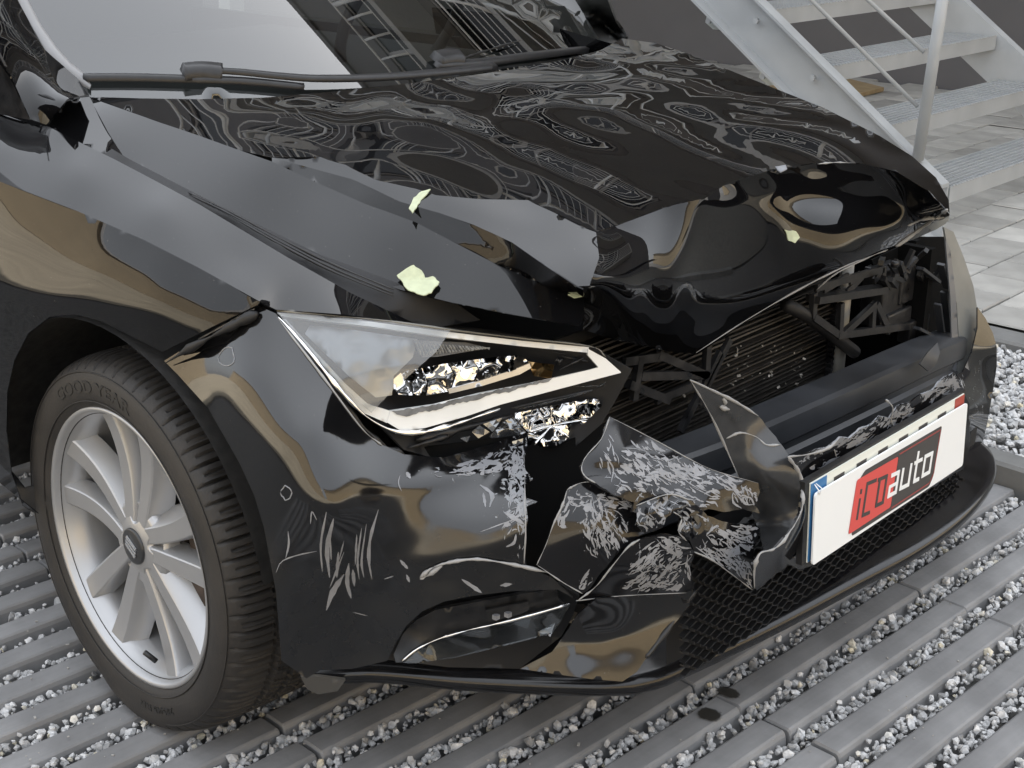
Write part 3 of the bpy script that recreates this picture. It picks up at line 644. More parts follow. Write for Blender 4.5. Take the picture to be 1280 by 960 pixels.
E_S = Surf(E_ctrl, [(850, 330, 14, 60, 10, .016), (838, 400, 12, 40, 0, .012), (930, 300, 50, 40, -30, -.035), (792, 392, 15, 34, -22, .024), (750, 385, 20, 30, 0, -.012), (1056, 338, 44, 26, -12, .026), (1050, 250, 60, 12, 5, -.014), (1130, 262, 22, 14, 30, -.012), (975, 265, 10, 36, -10, .010), (940, 375, 40, 14, -28, .014), (895, 400, 28, 12, -20, -.010), (1110, 290, 16, 8, -20, .010), (1140, 285, 10, 9, 0, -.008), (990, 330, 25, 12, -20, -.008), (1085, 228, 14, 10, 0, .006)])
E_out = R1+lip+[(729, 371), (737, 357), (749, 322)]
K_S = Surf([(112, 121, 'y', -.640), (160, 205, 'y', -.722), (61, 157, 'y', -.752), (146, 203, 'y', -.738)])
K_out = [(84, 124), (112, 121), (135, 165), (161, 206), (146, 203), (100, 180), (59, 158)]
hood = sheet('hood', D_out, TOP, PAINT, car, 7, .0015, more=[(K_out, K_S, 9), (A_out, A_S, 11), (B_out, B_S, 7), (C_out, C_S, 6), (E_out, E_S, 5.5)])
# torn, pale lower edge of the hood
m = MB(); rim_line(m, [(870, 441), (930, 402), (1000, 361), (1060, 331), (1085, 322)], E_S, .0013); rim_line(m, [(1020, 363), (1045, 342), (1085, 322), (1110, 312)], E_S, .0016)
rim_line(m, [(1120, 308), (1145, 290), (1170, 272), (1184, 262)], E_S, .0032); rim_line(m, [(1135, 282), (1155, 274), (1180, 272)], E_S, .003)
rim_line(m, [(1022, 205), (1045, 203), (1065, 204)], E_S, .002); build_each(m, 'bare_edge', EDGE, hood, True)
# lifted flakes of pale filler
def flake(ol, sf, lift, parent, mt=FLAKE):
    cx = sum(a for a, b2 in ol)/len(ol); cy = sum(b2 for a, b2 in ol)/len(ol)
    class W:
        def __call__(s, px, py): return sf(px, py)-.001-lift*np.clip(np.abs(px-cx)+np.abs(py-cy), 0, 30)/30
    return sheet('filler_flake', ol, W(), mt, parent, 4, .0016, jag=.7, smooth=False)
flake([(496, 344), (507, 336), (517, 331), (527, 338), (531, 347), (541, 345), (549, 352), (539, 366), (529, 369), (510, 362)], A_S, .010, hood)
flake([(516, 266), (511, 260), (517, 247), (527, 239), (538, 236), (533, 243), (526, 250), (521, 259)], C_S, .008, hood)
flake([(981, 287), (995, 289), (1000, 297), (994, 304), (986, 301)], E_S, .006, hood)
flake([(710, 368), (728, 362), (731, 369), (718, 372)], A_S, .004, hood)
flake([(969, 208), (982, 206), (984, 211), (976, 215)], TOP, .003, hood, PRIMER)
# ---- right-hand front wing
gap = [(60, 158, 'y', -.772), (100, 178, 'y', -.768), (145, 200, 'y', -.765), (200, 229, 'y', -.764), (250, 256, 'y', -.763), (300, 286, 'y', -.760), (360, 322, 'y', -.752), (440, 367, 'y', -.730), (518, 404, 'y', -.672)]
crease = [(-70, 198, 'y', -.888), (0, 227, 'y', -.884), (97, 264, 'y', -.878), (180, 300, 'y', -.872), (247, 334, 'y', -.864), (325, 377, 'y', -.852)]
F_S = Surf(gap+crease+[(-70, 90, 'y', -.79), (0, 141, 'y', -.778), (40, 156, 'y', -.774), (430, 392, 'y', -.775), (345, 386, 'y', -.838), (200, 262, 'y', -.815), (100, 215, 'y', -.822), (300, 325, 'y', -.808), (0, 180, 'y', -.832)])
F_out = [(-70, 90), (0, 141), (40, 156)]+[(c[0], c[1]) for c in gap]+[(430, 393), (345, 387)]+[(c[0], c[1]) for c in crease[::-1]]
arch = [(203, 440), (186, 431), (160, 418), (128, 402), (95, 393), (62, 396), (35, 417), (18, 450), (9, 490), (8, 540), (14, 590), (28, 632), (48, 642)]
S_S = Surf(crease+[(203, 440, 'y', -.892), (160, 418, 'y', -.898), (95, 393, 'y', -.903), (35, 417, 'y', -.905), (8, 500, 'y', -.905), (48, 642, 'y', -.90), (-70, 560, 'y', -.90), (-70, 400, 'y', -.905), (0, 320, 'y', -.902), (120, 340, 'y', -.899), (200, 370, 'y', -.894), (260, 400, 'y', -.884), (30, 600, 'y', -.902), (0, 270, 'y', -.893), (97, 300, 'y', -.889), (190, 330, 'y', -.883), (-30, 585, 'y', -.895)],
          [(60, 372, 95, 14, 10, .004), (190, 400, 30, 24, 40, .003)])
S_out = [(c[0], c[1]) for c in crease]+[(322, 381)]+[(262, 410)]+arch+[(0, 604), (-70, 566)]
fender = sheet('front_fender', F_out, F_S, PAINT, car, 10, .0015, more=[(S_out, S_S, 9)])
# inner channel seen in the open gap between wing and hood: dark channel with two sealing rails
GAP_S = Surf([(c[0], c[1], 't', depth_of(c)+.012) for c in gap]+[(160, 203, 'y', -.742), (270, 258, 'y', -.738), (400, 322, 'y', -.712), (520, 365, 'y', -.655), (560, 378, 'y', -.61)])
sheet('wing_channel', [(128, 194), (150, 205), (250, 260), (360, 326), (440, 371), (530, 412), (600, 400), (560, 372), (500, 355), (400, 318), (270, 255), (160, 198), (140, 186)], GAP_S, DARK, car, 14, .004, smooth=True, off=-.012)
m = MB()
for k, (o1, r1) in enumerate(((0, .0022), (5, .0018), (9, .0018))): rim_line(m, [(236, 241+o1*.4), (290, 266+o1*.6), (350, 298+o1*.8), (420, 332+o1), (492, 362+o1*.9)], GAP_S, r1, off=.004)
build_each(m, 'sealing_strip', INNER, car, True)
# ---- pillar, mirror triangle, windscreen, wipers
def wsfn(Q): return (Q[..., 0]-(-.20-.50*Q[..., 1]**2-(Q[..., 2]-.985)/math.tan(math.radians(29))))*math.sin(math.radians(29))
WS = Skin(wsfn)
ws = sheet('windscreen', [(24, -40), (30, 0), (62, 58), (104, 95), (112, 121), (250, 127), (400, 119), (560, 101), (700, 79), (782, 50), (742, 20), (690, -40)], WS, GLASS, car, 22, 0)
PL_S = Surf(dsurf(WS, [(24, -40), (30, 0), (62, 58), (104, 97)])+[(-30, -40, 'y', -.70), (0, 40, 'y', -.745), (60, 155, 'y', -.765), (85, 125, 'y', -.75), (40, 120, 'y', -.765)], [(30, 60, 12, 60, -28, .012)])
sheet('windscreen_pillar', [(-40, -40), (16, -40), (22, 0), (56, 62), (98, 99), (110, 118), (84, 124), (58, 156), (38, 149), (14, 95), (-40, 20)], PL_S, PAINT, car, 8, .004)
m = MB(); G = []
for (a, b2), (c2, d2) in zip([(12, -40), (18, 0), (38, 38), (56, 66), (74, 88), (98, 104), (112, 112)], [(28, -40), (35, 0), (52, 32), (70, 58), (88, 78), (106, 92), (114, 106)]):
    ta = float(WS(np.array(a*1.), np.array(b2*1.)))-.006; tb = float(WS(np.array(c2*1.), np.array(d2*1.)))-.004; G.append([pt(ta, a, b2), pt(ta-.004, (a+c2)/2, (b2+d2)/2), pt(tb, c2, d2)])
m.grid(G); part(m, 'windscreen_moulding', mat('grey_moulding', (.20, .20, .205), .3, noise=.1, nscale=10), None, True)
MI_S = Surf([(-60, 40, 'y', -.80), (0, 60, 'y', -.79), (40, 150, 'y', -.775), (0, 141, 'y', -.785), (-60, 100, 'y', -.80), (20, 100, 'y', -.775)])
sheet('mirror_triangle', [(-60, 10), (-8, 55), (12, 95), (38, 150), (0, 143), (-60, 112)], MI_S, PLASTIC, car, 10, .004, off=-.004)
FP = Surf(dsurf(WS, [(690, -40), (742, 20), (782, 50)])+[(760, -40, 'y', .78), (790, 45, 'y', .79), (770, 62, 'y', .70)])
sheet('windscreen_pillar', [(694, -40), (745, -40), (770, 28), (783, 46), (766, 60), (748, 48), (722, 5)], FP, mat('matt_black_pillar', (.012, .012, .012), .4), car, 9, .01, off=.004)
def band(pts, sf, w, h, off):
    """a slim moulded bar (wiper blade, arm) standing on a surface"""
    p = np.array(pts, float); p = crv(p, len(p)*6); t = sf(p[:, 0], p[:, 1])-off; C0 = pt(t, p[:, 0], p[:, 1])
    T = np.gradient(C0, axis=0); T /= np.linalg.norm(T, axis=1)[:, None]; N = np.tile(np.array([.48, -.05, .87]), (len(p), 1)); B = np.cross(T, N)
    k = len(p); ww = np.broadcast_to(w, (k,))[:, None]; G = [C0-B*ww/2, C0-B*ww*.35+N*h, C0+B*ww*.35+N*h, C0+B*ww/2]
    m = MB(); m.grid(np.stack(G, 1)); m.f += [(0, 1, 2, 3), tuple(4*(k-1)+i for i in (3, 2, 1, 0))]; return m
w1 = empty('wiper', (0, 0, 0), None, None); w1.parent = car; ROOT_AT[w1.name] = Matrix()
WB = mat('wiper_black', (.012, .012, .013), .38, noise=.3, nscale=60)
part(band([(103, 99), (170, 99), (240, 101), (310, 104), (379, 111)], WS, .015, .009, .009), 'wiper_blade', WB, w1, True)
part(band([(228, 94), (252, 92), (276, 94)], WS, .036, .018, .016), 'wiper_joint', WB, w1, True)
part(band([(262, 90), (300, 92), (350, 97), (400, 100), (480, 98), (560, 91), (618, 84)], WS, np.linspace(.010, .020, 42), .008, .024), 'wiper_arm', WB, w1, True)
w2 = empty('wiper', (0, 0, 0), None, None); w2.parent = car; ROOT_AT[w2.name] = Matrix()
part(band([(545, 84), (600, 80), (660, 72), (743, 62)], WS, .019, .010, .008), 'wiper_blade', WB, w2, True)
part(band([(545, 78), (560, 75), (575, 76)], WS, .04, .018, .014), 'wiper_joint', WB, w2, True)
m = MB(); rim_line(m, [(578, 73), (615, 61), (652, 50)], WS, .0025, off=.02); part(m, 'wiper_arm', WB, w2, True)
# cabin behind the glass: dark shelf, wheel, seats-height lining
m = MB(); m.box((-.78, 0, .905), (1.2, 1.20, .03)); m.box((-.16, 0, .7), (.02, 1.3, .4)); part(m, 'dashboard', mat('dash_black', (.012, .012, .012), .7))
m = MB(); m.box((-1.9, 0, .75), (.1, 1.46, 1.2)); m.box((-1.3, .70, .68), (1.1, .02, .5)); m.box((-1.35, -.70, .70), (1.0, .02, .44)); m.box((-1.55, 0, 1.40), (.9, 1.1, .04)); part(m, 'cabin_lining', DARK)
m = MB(); a = np.linspace(0, 2*math.pi, 33); m.tube(np.stack([-.62+.08*np.sin(a), .37+.18*np.cos(a), 1.0+.16*np.sin(a)], 1), .014, 8, False); part(m, 'steering_wheel', DARK, None, True)
# underside and front inner arch, so that no light comes through
m = MB(); m.box((-.75, 0, .24), (2.2, 1.1, .05)); m.box((-1.3, 0, .33), (1.4, 1.4, .12)); m.box((.40, 0, .235), (.5, .84, .02)); part(m, 'underbody', DARK)
m = MB(); m.box((.20, 0, .50), (.02, 1.18, .56)); m.box((.28, -.56, .42), (.20, .02, .36)); m.box((.30, .70, .46), (.24, .02, .40)); part(m, 'engine_bay_wall', DARK)
# wheel housing liner
m = MB(); G = []
for y in (-.895, -.60):
    G.append([(.385*math.cos(a), y, .312+.385*math.sin(a)) for a in np.linspace(math.radians(12), math.radians(177), 30)])
m.grid(G); m.add([(.385*math.cos(a), -.60, .312+.385*math.sin(a)) for a in np.linspace(math.radians(12), math.radians(177), 30)], [tuple(range(30))]); lin = part(m, 'wheel_arch_liner', mat('felt_liner', (.014, .0135, .013), .8, noise=.5, nscale=50, bump=.4), None, True)
# right door edge / sill behind the wheel
m = MB(); DS = Surf([(-200, 300, 'y', -.90), (-70, 300, 'y', -.90), (-70, 560, 'y', -.895), (-200, 480, 'y', -.90), (-200, 200, 'y', -.89)])
sheet('door', [(-260, 30), (-74, 92), (-74, 565), (-260, 480)], DS, PAINT, car, 40, .004)
# far-side wing so that the bonnet has something to sit on
m = MB(); G = []
for x in np.linspace(-.9, .44, 12): k = max(0, x)/.44; G.append([(x, .755-.03*k, hood_z(x, .74)-.03-.03*k), (x, .80-.045*k, .80-.10*k), (x, .87-.07*k, .68-.05*k), (x, .89-.05*k, .45), (x, .87-.05*k, .2)])
m.grid(np.array(G)[:, ::1]); part(m, 'front_fender', PAINT, None, True)
# ---- right-hand corner of the bumper cover
def scratch(mb, pts, w, sf, off=.0006):
    w *= .8; p = crv(np.array(pts, float), 9); T = np.gradient(p, axis=0); T /= np.linalg.norm(T, axis=1)[:, None]+1e-9; N = np.stack([-T[:, 1], T[:, 0]], 1)
    ww = w*np.sin(np.linspace(.05, 3.09, 9))**.6*(1+RNG.uniform(-.3, .3, 9)); A = p+N*ww[:, None]/2; B = p-N*ww[:, None]/2
    mb.grid(np.stack([pt(sf(A[:, 0], A[:, 1])-off, A[:, 0], A[:, 1]), pt(sf(B[:, 0], B[:, 1])-off, B[:, 0], B[:, 1])], 1))
def feather(ol, sf, regions, parent):
    mb = MB(); O = np.array(ol, float)
    for cx, cy, rx, ry, dg, n in regions:
        for _ in range(n):
            a, r = RNG.uniform(0, 6.28), math.sqrt(RNG.random()); x, y = cx+rx*r*math.cos(a), cy+ry*r*math.sin(a)
            th = math.radians(dg+RNG.normal(0, 13)); L = RNG.lognormal(math.log(10), .5); w = RNG.lognormal(math.log(2.3), .5); bend = RNG.normal(0, .12)*L
            c, s_ = math.cos(th), math.sin(th); pts = [(x-c*L/2, y-s_*L/2), (x-s_*bend, y+c*bend), (x+c*L/2, y+s_*L/2)]
            q = np.array(pts)
            if not inside(O, q[:, 0], q[:, 1]).all(): continue
            scratch(mb, pts, w, sf, .0007)
    if mb.v: o = mb.build('scraped_primer', PRIMER, parent); o['kind'] = 'stuff'
BC_c = [(203, 448, 'y', -.878), (222, 465, 'y', -.882), (260, 510, 'y', -.894), (300, 580, 'y', -.911), (330, 660, 'y', -.920), (345, 740, 'y', -.920), (352, 826, 'y', -.905), (325, 380, 'y', -.842), (262, 413, 'y', -.860),
        (345, 392, 'y', -.836), (372, 425, 'y', -.832), (405, 470, 'y', -.822), (430, 507, 'y', -.812), (450, 530, 'y', -.797), (478, 556, 'y', -.772), (500, 567, 'y', -.748), (555, 572, 'y', -.685), (610, 556, 'y', -.60), (658, 541, 'y', -.545),
        (350, 620, 'y', -.918), (420, 640, 'y', -.893), (500, 650, 's', .014), (580, 650, 's', .0), (655, 640, 's', .0), (656, 710, 's', .002), (560, 720, 's', .0), (450, 740, 's', .0), (420, 830, 'y', -.835), (485, 822, 'y', -.78), (520, 762, 's', .0), (640, 737, 's', .0), (715, 747, 's', .004), (380, 720, 'y', -.896), (300, 470, 'y', -.889), (380, 540, 'y', -.893)]
BUX, BUY, BUS, BUT, BUA = 318, 530, 70, 74, .020
BC_S = Surf(BC_c, [(BUX, BUY, BUS, BUT, 35, BUA), (300, 555, 26, 40, 30, -.003), (585, 588, 60, 10, -14, .010), (600, 620, 40, 22, 0, -.006), (640, 600, 12, 50, 0, .006), (540, 700, 60, 12, -10, .005)])
BC_out = [(205, 451), (262, 416), (325, 383), (345, 392), (372, 425), (405, 470), (430, 507), (452, 533), (478, 556), (505, 568), (555, 572), (610, 556), (658, 541), (659, 560), (654, 575), (657, 588), (666, 598), (656, 604), (657, 622), (672, 627), (658, 633), (660, 650), (655, 668), (656, 690), (658, 708),
          (690, 722), (718, 748), (697, 737), (640, 739), (590, 745), (555, 752), (528, 764), (508, 782), (494, 805), (484, 826), (440, 836), (400, 838), (383, 848), (352, 826), (345, 740), (330, 660), (318, 620), (300, 580), (260, 510), (222, 468)]
SCR = [(650, 610, 22, 70, 0, .85), (600, 585, 45, 9, -15, .62), (560, 590, 30, 8, 0, .45), (650, 560, 18, 14, 0, .6), (640, 655, 26, 26, 0, .5)]
bump = sheet('bumper_cover', BC_out, BC_S, BUMP_PAINT, car, 8, .003, scrape=SCR, film=(.60, .18))
m = MB(); rim_line(m, [(525, 722), (540, 710), (562, 703), (595, 699), (632, 704), (670, 712), (700, 721), (722, 735)], BC_S, .0022, off=.004); rim_line(m, [(525, 724), (535, 719), (552, 707)], BC_S, .003, off=.003)
rim_line(m, [(346, 396), (405, 473), (452, 535), (478, 557)], BC_S, .0012, off=.001); rim_line(m, [(655, 570), (656, 590), (656, 625), (657, 665), (655, 705)], BC_S, .001)
rim_line(m, [(248, 424), (285, 404), (318, 386)], BC_S, .0016); build_each(m, 'bare_edge', EDGE, bump, True)
m = MB(); rim_line(m, [(205, 455), (240, 434), (285, 410), (322, 391)], S_S, .006, off=-.004); part(m, 'seam_bracket', DARK, None, True)
# fresh scratches: thin bare-primer marks lying in the paint
SG = MB()
z4 = lambda a, b2: (a/2.667, 320+b2/2.667)
for pts, w in (([(408, 640), (401, 680), (403, 715)], 4), ([(417, 648), (409, 685), (412, 722)], 7), ([(423, 690), (421, 722)], 5), ([(430, 676), (424, 700)], 2), ([(446, 668), (444, 706)], 3.2), ([(452, 660), (447, 700), (449, 724)], 3.2), ([(458, 655), (452, 700), (455, 722)], 3), ([(473, 637), (463, 672), (461, 700), (465, 724)], 5),
                ([(430, 718), (416, 740), (408, 763)], 8), ([(436, 704), (434, 728), (439, 748)], 7), ([(441, 712), (443, 733)], 6), ([(412, 660), (414, 700)], 3), ([(396, 650), (390, 640), (388, 655)], 2.5), ([(360, 664), (361, 680), (357, 698)], 3), ([(345, 716), (352, 702), (372, 694), (396, 689)], 2), ([(430, 690), (412, 735)], 3),
                ([(500, 594), (498, 604), (502, 614)], 1.6), ([(508, 590), (513, 598)], 7), ([(500, 700), (510, 711)], 5), ([(508, 718), (512, 728)], 4), ([(480, 724), (492, 720)], 2), ([(440, 765), (460, 770)], 1.2), ([(577, 724), (592, 734), (602, 741)], 6), ([(625, 732), (640, 730)], 5), ([(600, 606), (615, 618), (612, 634)], 6), ([(604, 616), (607, 634)], 4), ([(630, 640), (655, 655)], 7), ([(600, 665), (640, 650)], 1.5), ([(570, 588), (600, 583), (625, 574)], 6), ([(575, 583), (592, 575)], 5)):
    scratch(SG, pts, w, BC_S)
feather(BC_out, BC_S, [(648, 600, 14, 40, 75, 45), (646, 650, 14, 30, -40, 25), (600, 585, 40, 8, -18, 30), (628, 575, 24, 12, -25, 20), (560, 592, 30, 5, 0, 8)], bump)
sg = SG.build('scratch_marks', PRIMER, bump); sg['kind'] = 'stuff'
def chip_ring(cx, cy, r):
    m = MB(); a = np.linspace(0, 6.28, 15); px = cx+r*np.cos(a)*(1+RNG.normal(0, .12, 15)); py = cy+r*1.2*np.sin(a)*(1+RNG.normal(0, .12, 15)); px[-1], py[-1] = px[0], py[0]
    m.tube(pt(BC_S(px, py)-.0004, px, py), .0009, 5); m.build('paint_chip', PRIMER, bump, True)
chip_ring(358, 616, 7); chip_ring(284, 447, 10)
# ---- torn shards of the bumper cover hanging in front of the beam
def shard(ol, ctrl, bumps, scr, name='torn_bumper_piece', m_=SHARD, step=7, jag=.8, edges=(), er=.0012, fe=()):
    sf = Surf(ctrl, bumps); o = sheet(name, ol, sf, m_, car, step, .0042, jag=jag, scrape=[(q[0], q[1], q[2], q[3], q[4], q[5]*(.62 if fe else 1)) for q in scr])
    if fe: feather(ol, sf, fe, o)
    if edges:
        mb = MB()
        for e in edges: rim_line(mb, e, sf, er)
        build_each(mb, 'bare_edge', EDGE, o, True)
    return sf, o
# upper shard
shard([(762, 521), (785, 531), (815, 548), (850, 570), (885, 585), (920, 596), (948, 604), (950, 615), (944, 632), (950, 642), (930, 636), (905, 640), (885, 636), (862, 645), (845, 636), (838, 645), (822, 640), (800, 632), (790, 640), (793, 628), (770, 620), (745, 604), (731, 596), (726, 583), (733, 570), (745, 560), (752, 548), (756, 533)],
      [(762, 521, 's', -.035), (850, 570, 's', -.012), (948, 604, 's', .005), (730, 590, 's', .03), (800, 632, 's', .035), (870, 640, 's', .03), (945, 640, 's', .012), (830, 590, 's', .022)],
      [(780, 570, 18, 26, 20, .012), (850, 600, 30, 16, 20, -.010), (760, 590, 20, 10, 0, -.014), (900, 610, 20, 12, 25, .008)],
      [(835, 580, 45, 30, 25, 1.0), (800, 610, 45, 22, 10, .9), (930, 615, 22, 14, 0, .9), (880, 590, 40, 9, 20, .8), (770, 555, 12, 22, 0, .5)], edges=[[(762, 521), (752, 548), (733, 570), (727, 585), (732, 596), (745, 604)], [(762, 521), (815, 548), (885, 585), (948, 604)]], er=.0009, fe=[(835, 572, 55, 26, 38, 120), (800, 600, 40, 22, 30, 60), (885, 598, 50, 14, 30, 70), (932, 618, 16, 12, 60, 30), (760, 570, 12, 24, 70, 14), (870, 622, 40, 12, 20, 30)])
# left shard
shard([(709, 612), (725, 604), (740, 602), (752, 606), (790, 600), (825, 605), (838, 640), (828, 655), (815, 662), (802, 668), (790, 676), (770, 694), (752, 715), (738, 735), (728, 742), (702, 727), (671, 706), (682, 682), (692, 655), (703, 632)],
      [(709, 612, 's', .0), (671, 706, 's', .008), (738, 735, 's', .018), (820, 655, 's', .03), (825, 605, 's', .015), (760, 660, 's', .03), (750, 606, 's', .008)],
      [(740, 650, 24, 40, 25, .010), (790, 650, 22, 22, 0, -.012)],
      [(760, 625, 50, 20, 0, .95), (745, 655, 18, 34, -15, .95), (770, 670, 20, 30, -20, .8), (815, 640, 22, 22, 0, 1.0), (732, 728, 10, 12, 0, .8), (705, 645, 9, 14, 0, .6)], edges=[[(709, 612), (703, 632), (692, 655), (682, 682), (671, 706)], [(671, 706), (702, 727), (728, 742)], [(709, 612), (725, 604), (740, 602)]], fe=[(765, 625, 55, 16, 10, 60), (745, 660, 16, 34, 68, 60), (768, 668, 16, 30, 60, 40), (812, 640, 20, 20, 40, 40), (730, 728, 9, 10, -50, 12), (704, 645, 8, 16, -60, 12)])
# crumpled knot in the middle
shard([(795, 632), (815, 624), (835, 618), (862, 625), (880, 640), (890, 655), (874, 668), (858, 676), (848, 664), (852, 648), (842, 640), (832, 648), (828, 660), (806, 668), (796, 655)],
      [(795, 632, 's', .035), (862, 625, 's', .03), (880, 645, 's', .03), (806, 668, 's', .045), (858, 676, 's', .04), (830, 640, 's', .05)],
      [(815, 640, 6, 9, 0, .012), (830, 630, 5, 8, 30, -.012), (850, 635, 7, 5, 0, .012), (868, 650, 6, 8, 0, -.010), (805, 655, 5, 6, 0, .008), (860, 665, 5, 6, 0, .010)],
      [(835, 645, 60, 30, 0, 1.0)], step=4, jag=1.2, edges=[[(795, 632), (835, 618), (862, 625)], [(842, 640), (852, 648), (848, 664), (858, 676)]], fe=[(835, 645, 50, 25, 40, 70)])
# lower shard
shard([(720, 751), (732, 748), (745, 733), (765, 708), (785, 684), (800, 674), (828, 668), (850, 672), (862, 680), (868, 690), (862, 712), (868, 735), (858, 741), (835, 741), (810, 742), (775, 745), (745, 749)],
      [(720, 751, 's', .016), (800, 674, 's', .042), (862, 684, 's', .045), (866, 735, 's', .02), (775, 745, 's', .014), (810, 710, 's', .038)],
      [(800, 710, 30, 20, -35, .008), (850, 690, 14, 20, 0, .010)],
      [(820, 705, 40, 28, -35, .95), (815, 730, 40, 10, 0, .85), (845, 680, 22, 12, 0, .9), (862, 720, 10, 20, 0, .6)], edges=[[(722, 751), (745, 733), (765, 708), (785, 684), (800, 674)], [(720, 751), (775, 745), (858, 741)]], fe=[(822, 706, 34, 26, -38, 90), (815, 730, 36, 9, -20, 40), (845, 682, 22, 10, 20, 25), (862, 720, 8, 18, 80, 12)])
# right-hand spike of the tear
shard([(862, 640), (885, 645), (915, 655), (940, 655), (950, 660), (942, 690), (943, 735), (939, 737), (915, 718), (890, 700), (868, 690), (860, 672), (875, 660)],
      [(862, 640, 's', .03), (940, 655, 's', .006), (941, 735, 's', .01), (868, 690, 's', .035), (905, 680, 's', .024)],
      [(900, 670, 20, 12, 30, .008), (930, 700, 8, 24, 0, -.008)],
      [(915, 690, 34, 26, 35, 1.0), (935, 660, 24, 14, 0, .9), (930, 720, 14, 18, 0, .85)], edges=[[(868, 690), (890, 700), (915, 718), (940, 737)]], fe=[(912, 690, 36, 26, 38, 110), (934, 662, 18, 10, 10, 30), (930, 718, 12, 18, 70, 30)])
# upright folded flap
FL_c = [(863, 475, 'x', .80), (948, 519, 'x', .80), (985, 568, 'x', .845), (985, 672, 'x', .865), (955, 690, 'x', .85), (945, 655, 'x', .80), (915, 575, 'x', .785), (890, 520, 'x', .785), (1003, 640, 'x', .87), (1002, 600, 'x', .865), (960, 590, 'x', .835)]
sf, fl = shard([(863, 475), (880, 482), (915, 500), (948, 520), (970, 546), (985, 568), (998, 590), (1003, 620), (1002, 642), (985, 672), (968, 688), (955, 690), (950, 668), (938, 635), (925, 600), (910, 565), (890, 522)], FL_c, [(945, 560, 26, 22, 60, -.006), (930, 545, 8, 40, -30, .004)], [(905, 500, 9, 22, -30, .35), (925, 545, 16, 6, 10, .5)], m_=mat('satin_grey_plastic', (.035, .036, .038), .22, ior=1.6, noise=.2, nscale=30), edges=[[(863, 475), (915, 500), (948, 520)], [(863, 475), (890, 522), (925, 600)]], er=.0018)
m = MB(); rim_line(m, [(904, 498), (907, 505), (901, 509), (912, 512)], sf, .0025); rim_line(m, [(908, 548), (925, 541), (945, 546), (958, 556), (975, 556)], sf, .002); build_each(m, 'gouge', EDGE, fl, True)
# ---- centre face of the bumper round the number plate
CF_c = [(985, 572, 'x', .862), (1050, 545, 'x', .862), (1110, 512, 'x', .860), (1195, 466, 'x', .852), (1003, 620, 'x', .872), (945, 735, 'x', .866), (1015, 690, 'x', .858), (1010, 610, 'x', .858), (1205, 490, 'x', .848), (1100, 560, 'x', .850), (1215, 560, 'x', .84)]
CF_S = Surf(CF_c, [(1060, 540, 30, 5, -28, .008), (1110, 525, 6, 16, 0, -.010), (1150, 500, 30, 6, -28, .006), (1040, 590, 12, 10, 0, .006), (1120, 540, 40, 6, -28, -.006), (985, 660, 14, 24, 20, .010)])
CF_out = [(986, 571), (1005, 568), (1020, 562), (1035, 560), (1050, 547), (1062, 548), (1075, 536), (1090, 530), (1100, 520), (1112, 523), (1122, 508), (1140, 502), (1150, 493), (1165, 488), (1178, 474), (1192, 466), (1199, 476), (1204, 490), (1212, 505), (1212, 560), (1205, 585), (1100, 650), (1018, 706), (1000, 712), (985, 705), (965, 722), (946, 738), (942, 732), (943, 712), (950, 692), (968, 686), (985, 668), (1001, 640), (1003, 610), (998, 590)]
cf = sheet('bumper_centre', CF_out, CF_S, SHARD, car, 6, .003, jag=1.0, scrape=[(1060, 543, 60, 8, -28, .95), (1110, 520, 40, 10, -28, .9), (1170, 482, 34, 12, -28, 1.0), (1040, 590, 20, 16, -28, .7), (1090, 560, 40, 8, -28, .55), (1195, 480, 10, 20, 0, .8), (995, 600, 6, 40, 0, .3)])
feather(CF_out, CF_S, [(1060, 548, 50, 9, -28, 50), (1110, 522, 40, 10, -28, 50), (1170, 484, 34, 12, -28, 60), (1040, 585, 25, 12, -28, 25), (1195, 478, 6, 14, 60, 14)], cf)
m = MB(); rim_line(m, [(985, 571), (998, 590), (1003, 615), (1001, 640), (985, 668), (968, 686), (950, 692), (943, 712), (943, 735)], CF_S, .0024); rim_line(m, [(1108, 500), (1116, 510), (1114, 526), (1118, 538), (1108, 548)], CF_S, .0026); rim_line(m, [(985, 571), (1010, 568), (1035, 560), (1050, 547)], CF_S, .002); rim_line(m, [(1043, 562), (1046, 575), (1044, 588)], CF_S, .0016); build_each(m, 'bare_edge', EDGE, cf, True)
# number plate, its holder and the dealer's card tied over it
X0, Z0, TL = .8856, .4194, .0496
def plate_pt(u, v, d=0.):                          # u across (0..1), v up (0..1), d proud of the card
    hh = .0585; z = (v-.5)*2*hh; return np.array([X0-math.tan(TL)*z+d, -.26+.52*u, Z0+z])
def slab(u0, u1, v0, v1, d0, d1, r=0):
    poly = [plate_pt(u, v, d0) for u, v in ((u0, v0), (u1, v0), (u1, v1), (u0, v1))]
    return np.array(poly), (d1-d0, 0, 0)
pl = empty('number_plate', (0, 0, 0), None, None); pl.parent = car; ROOT_AT[pl.name] = Matrix()
m = MB(); m.prism(*slab(-.028, 1.02, .02, 1.17, -.020, -.010)); part(m, 'plate_holder', PLASTIC, pl)
m = MB(); m.prism(*slab(-.005, 1.0, .03, 1.13, -.0095, -.0075)); part(m, 'plate_sheet', PLATEW, pl)
m = MB(); m.prism(*slab(-.004, .085, .04, 1.12, -.0073, -.0065)); part(m, 'blue_band', PBLUE, pl)
m = MB(); m.prism(*slab(.93, .999, .90, 1.12, -.0073, -.0065)); part(m, 'red_mark', PRED2, pl)
for k in range(6): m = MB(); u = .13+.135*k; m.prism(*slab(u, u+.06, .45, 1.025, -.0073, -.0066)); part(m, 'plate_character', LDARK, pl)
rc = []; ru, rv = .012, .053
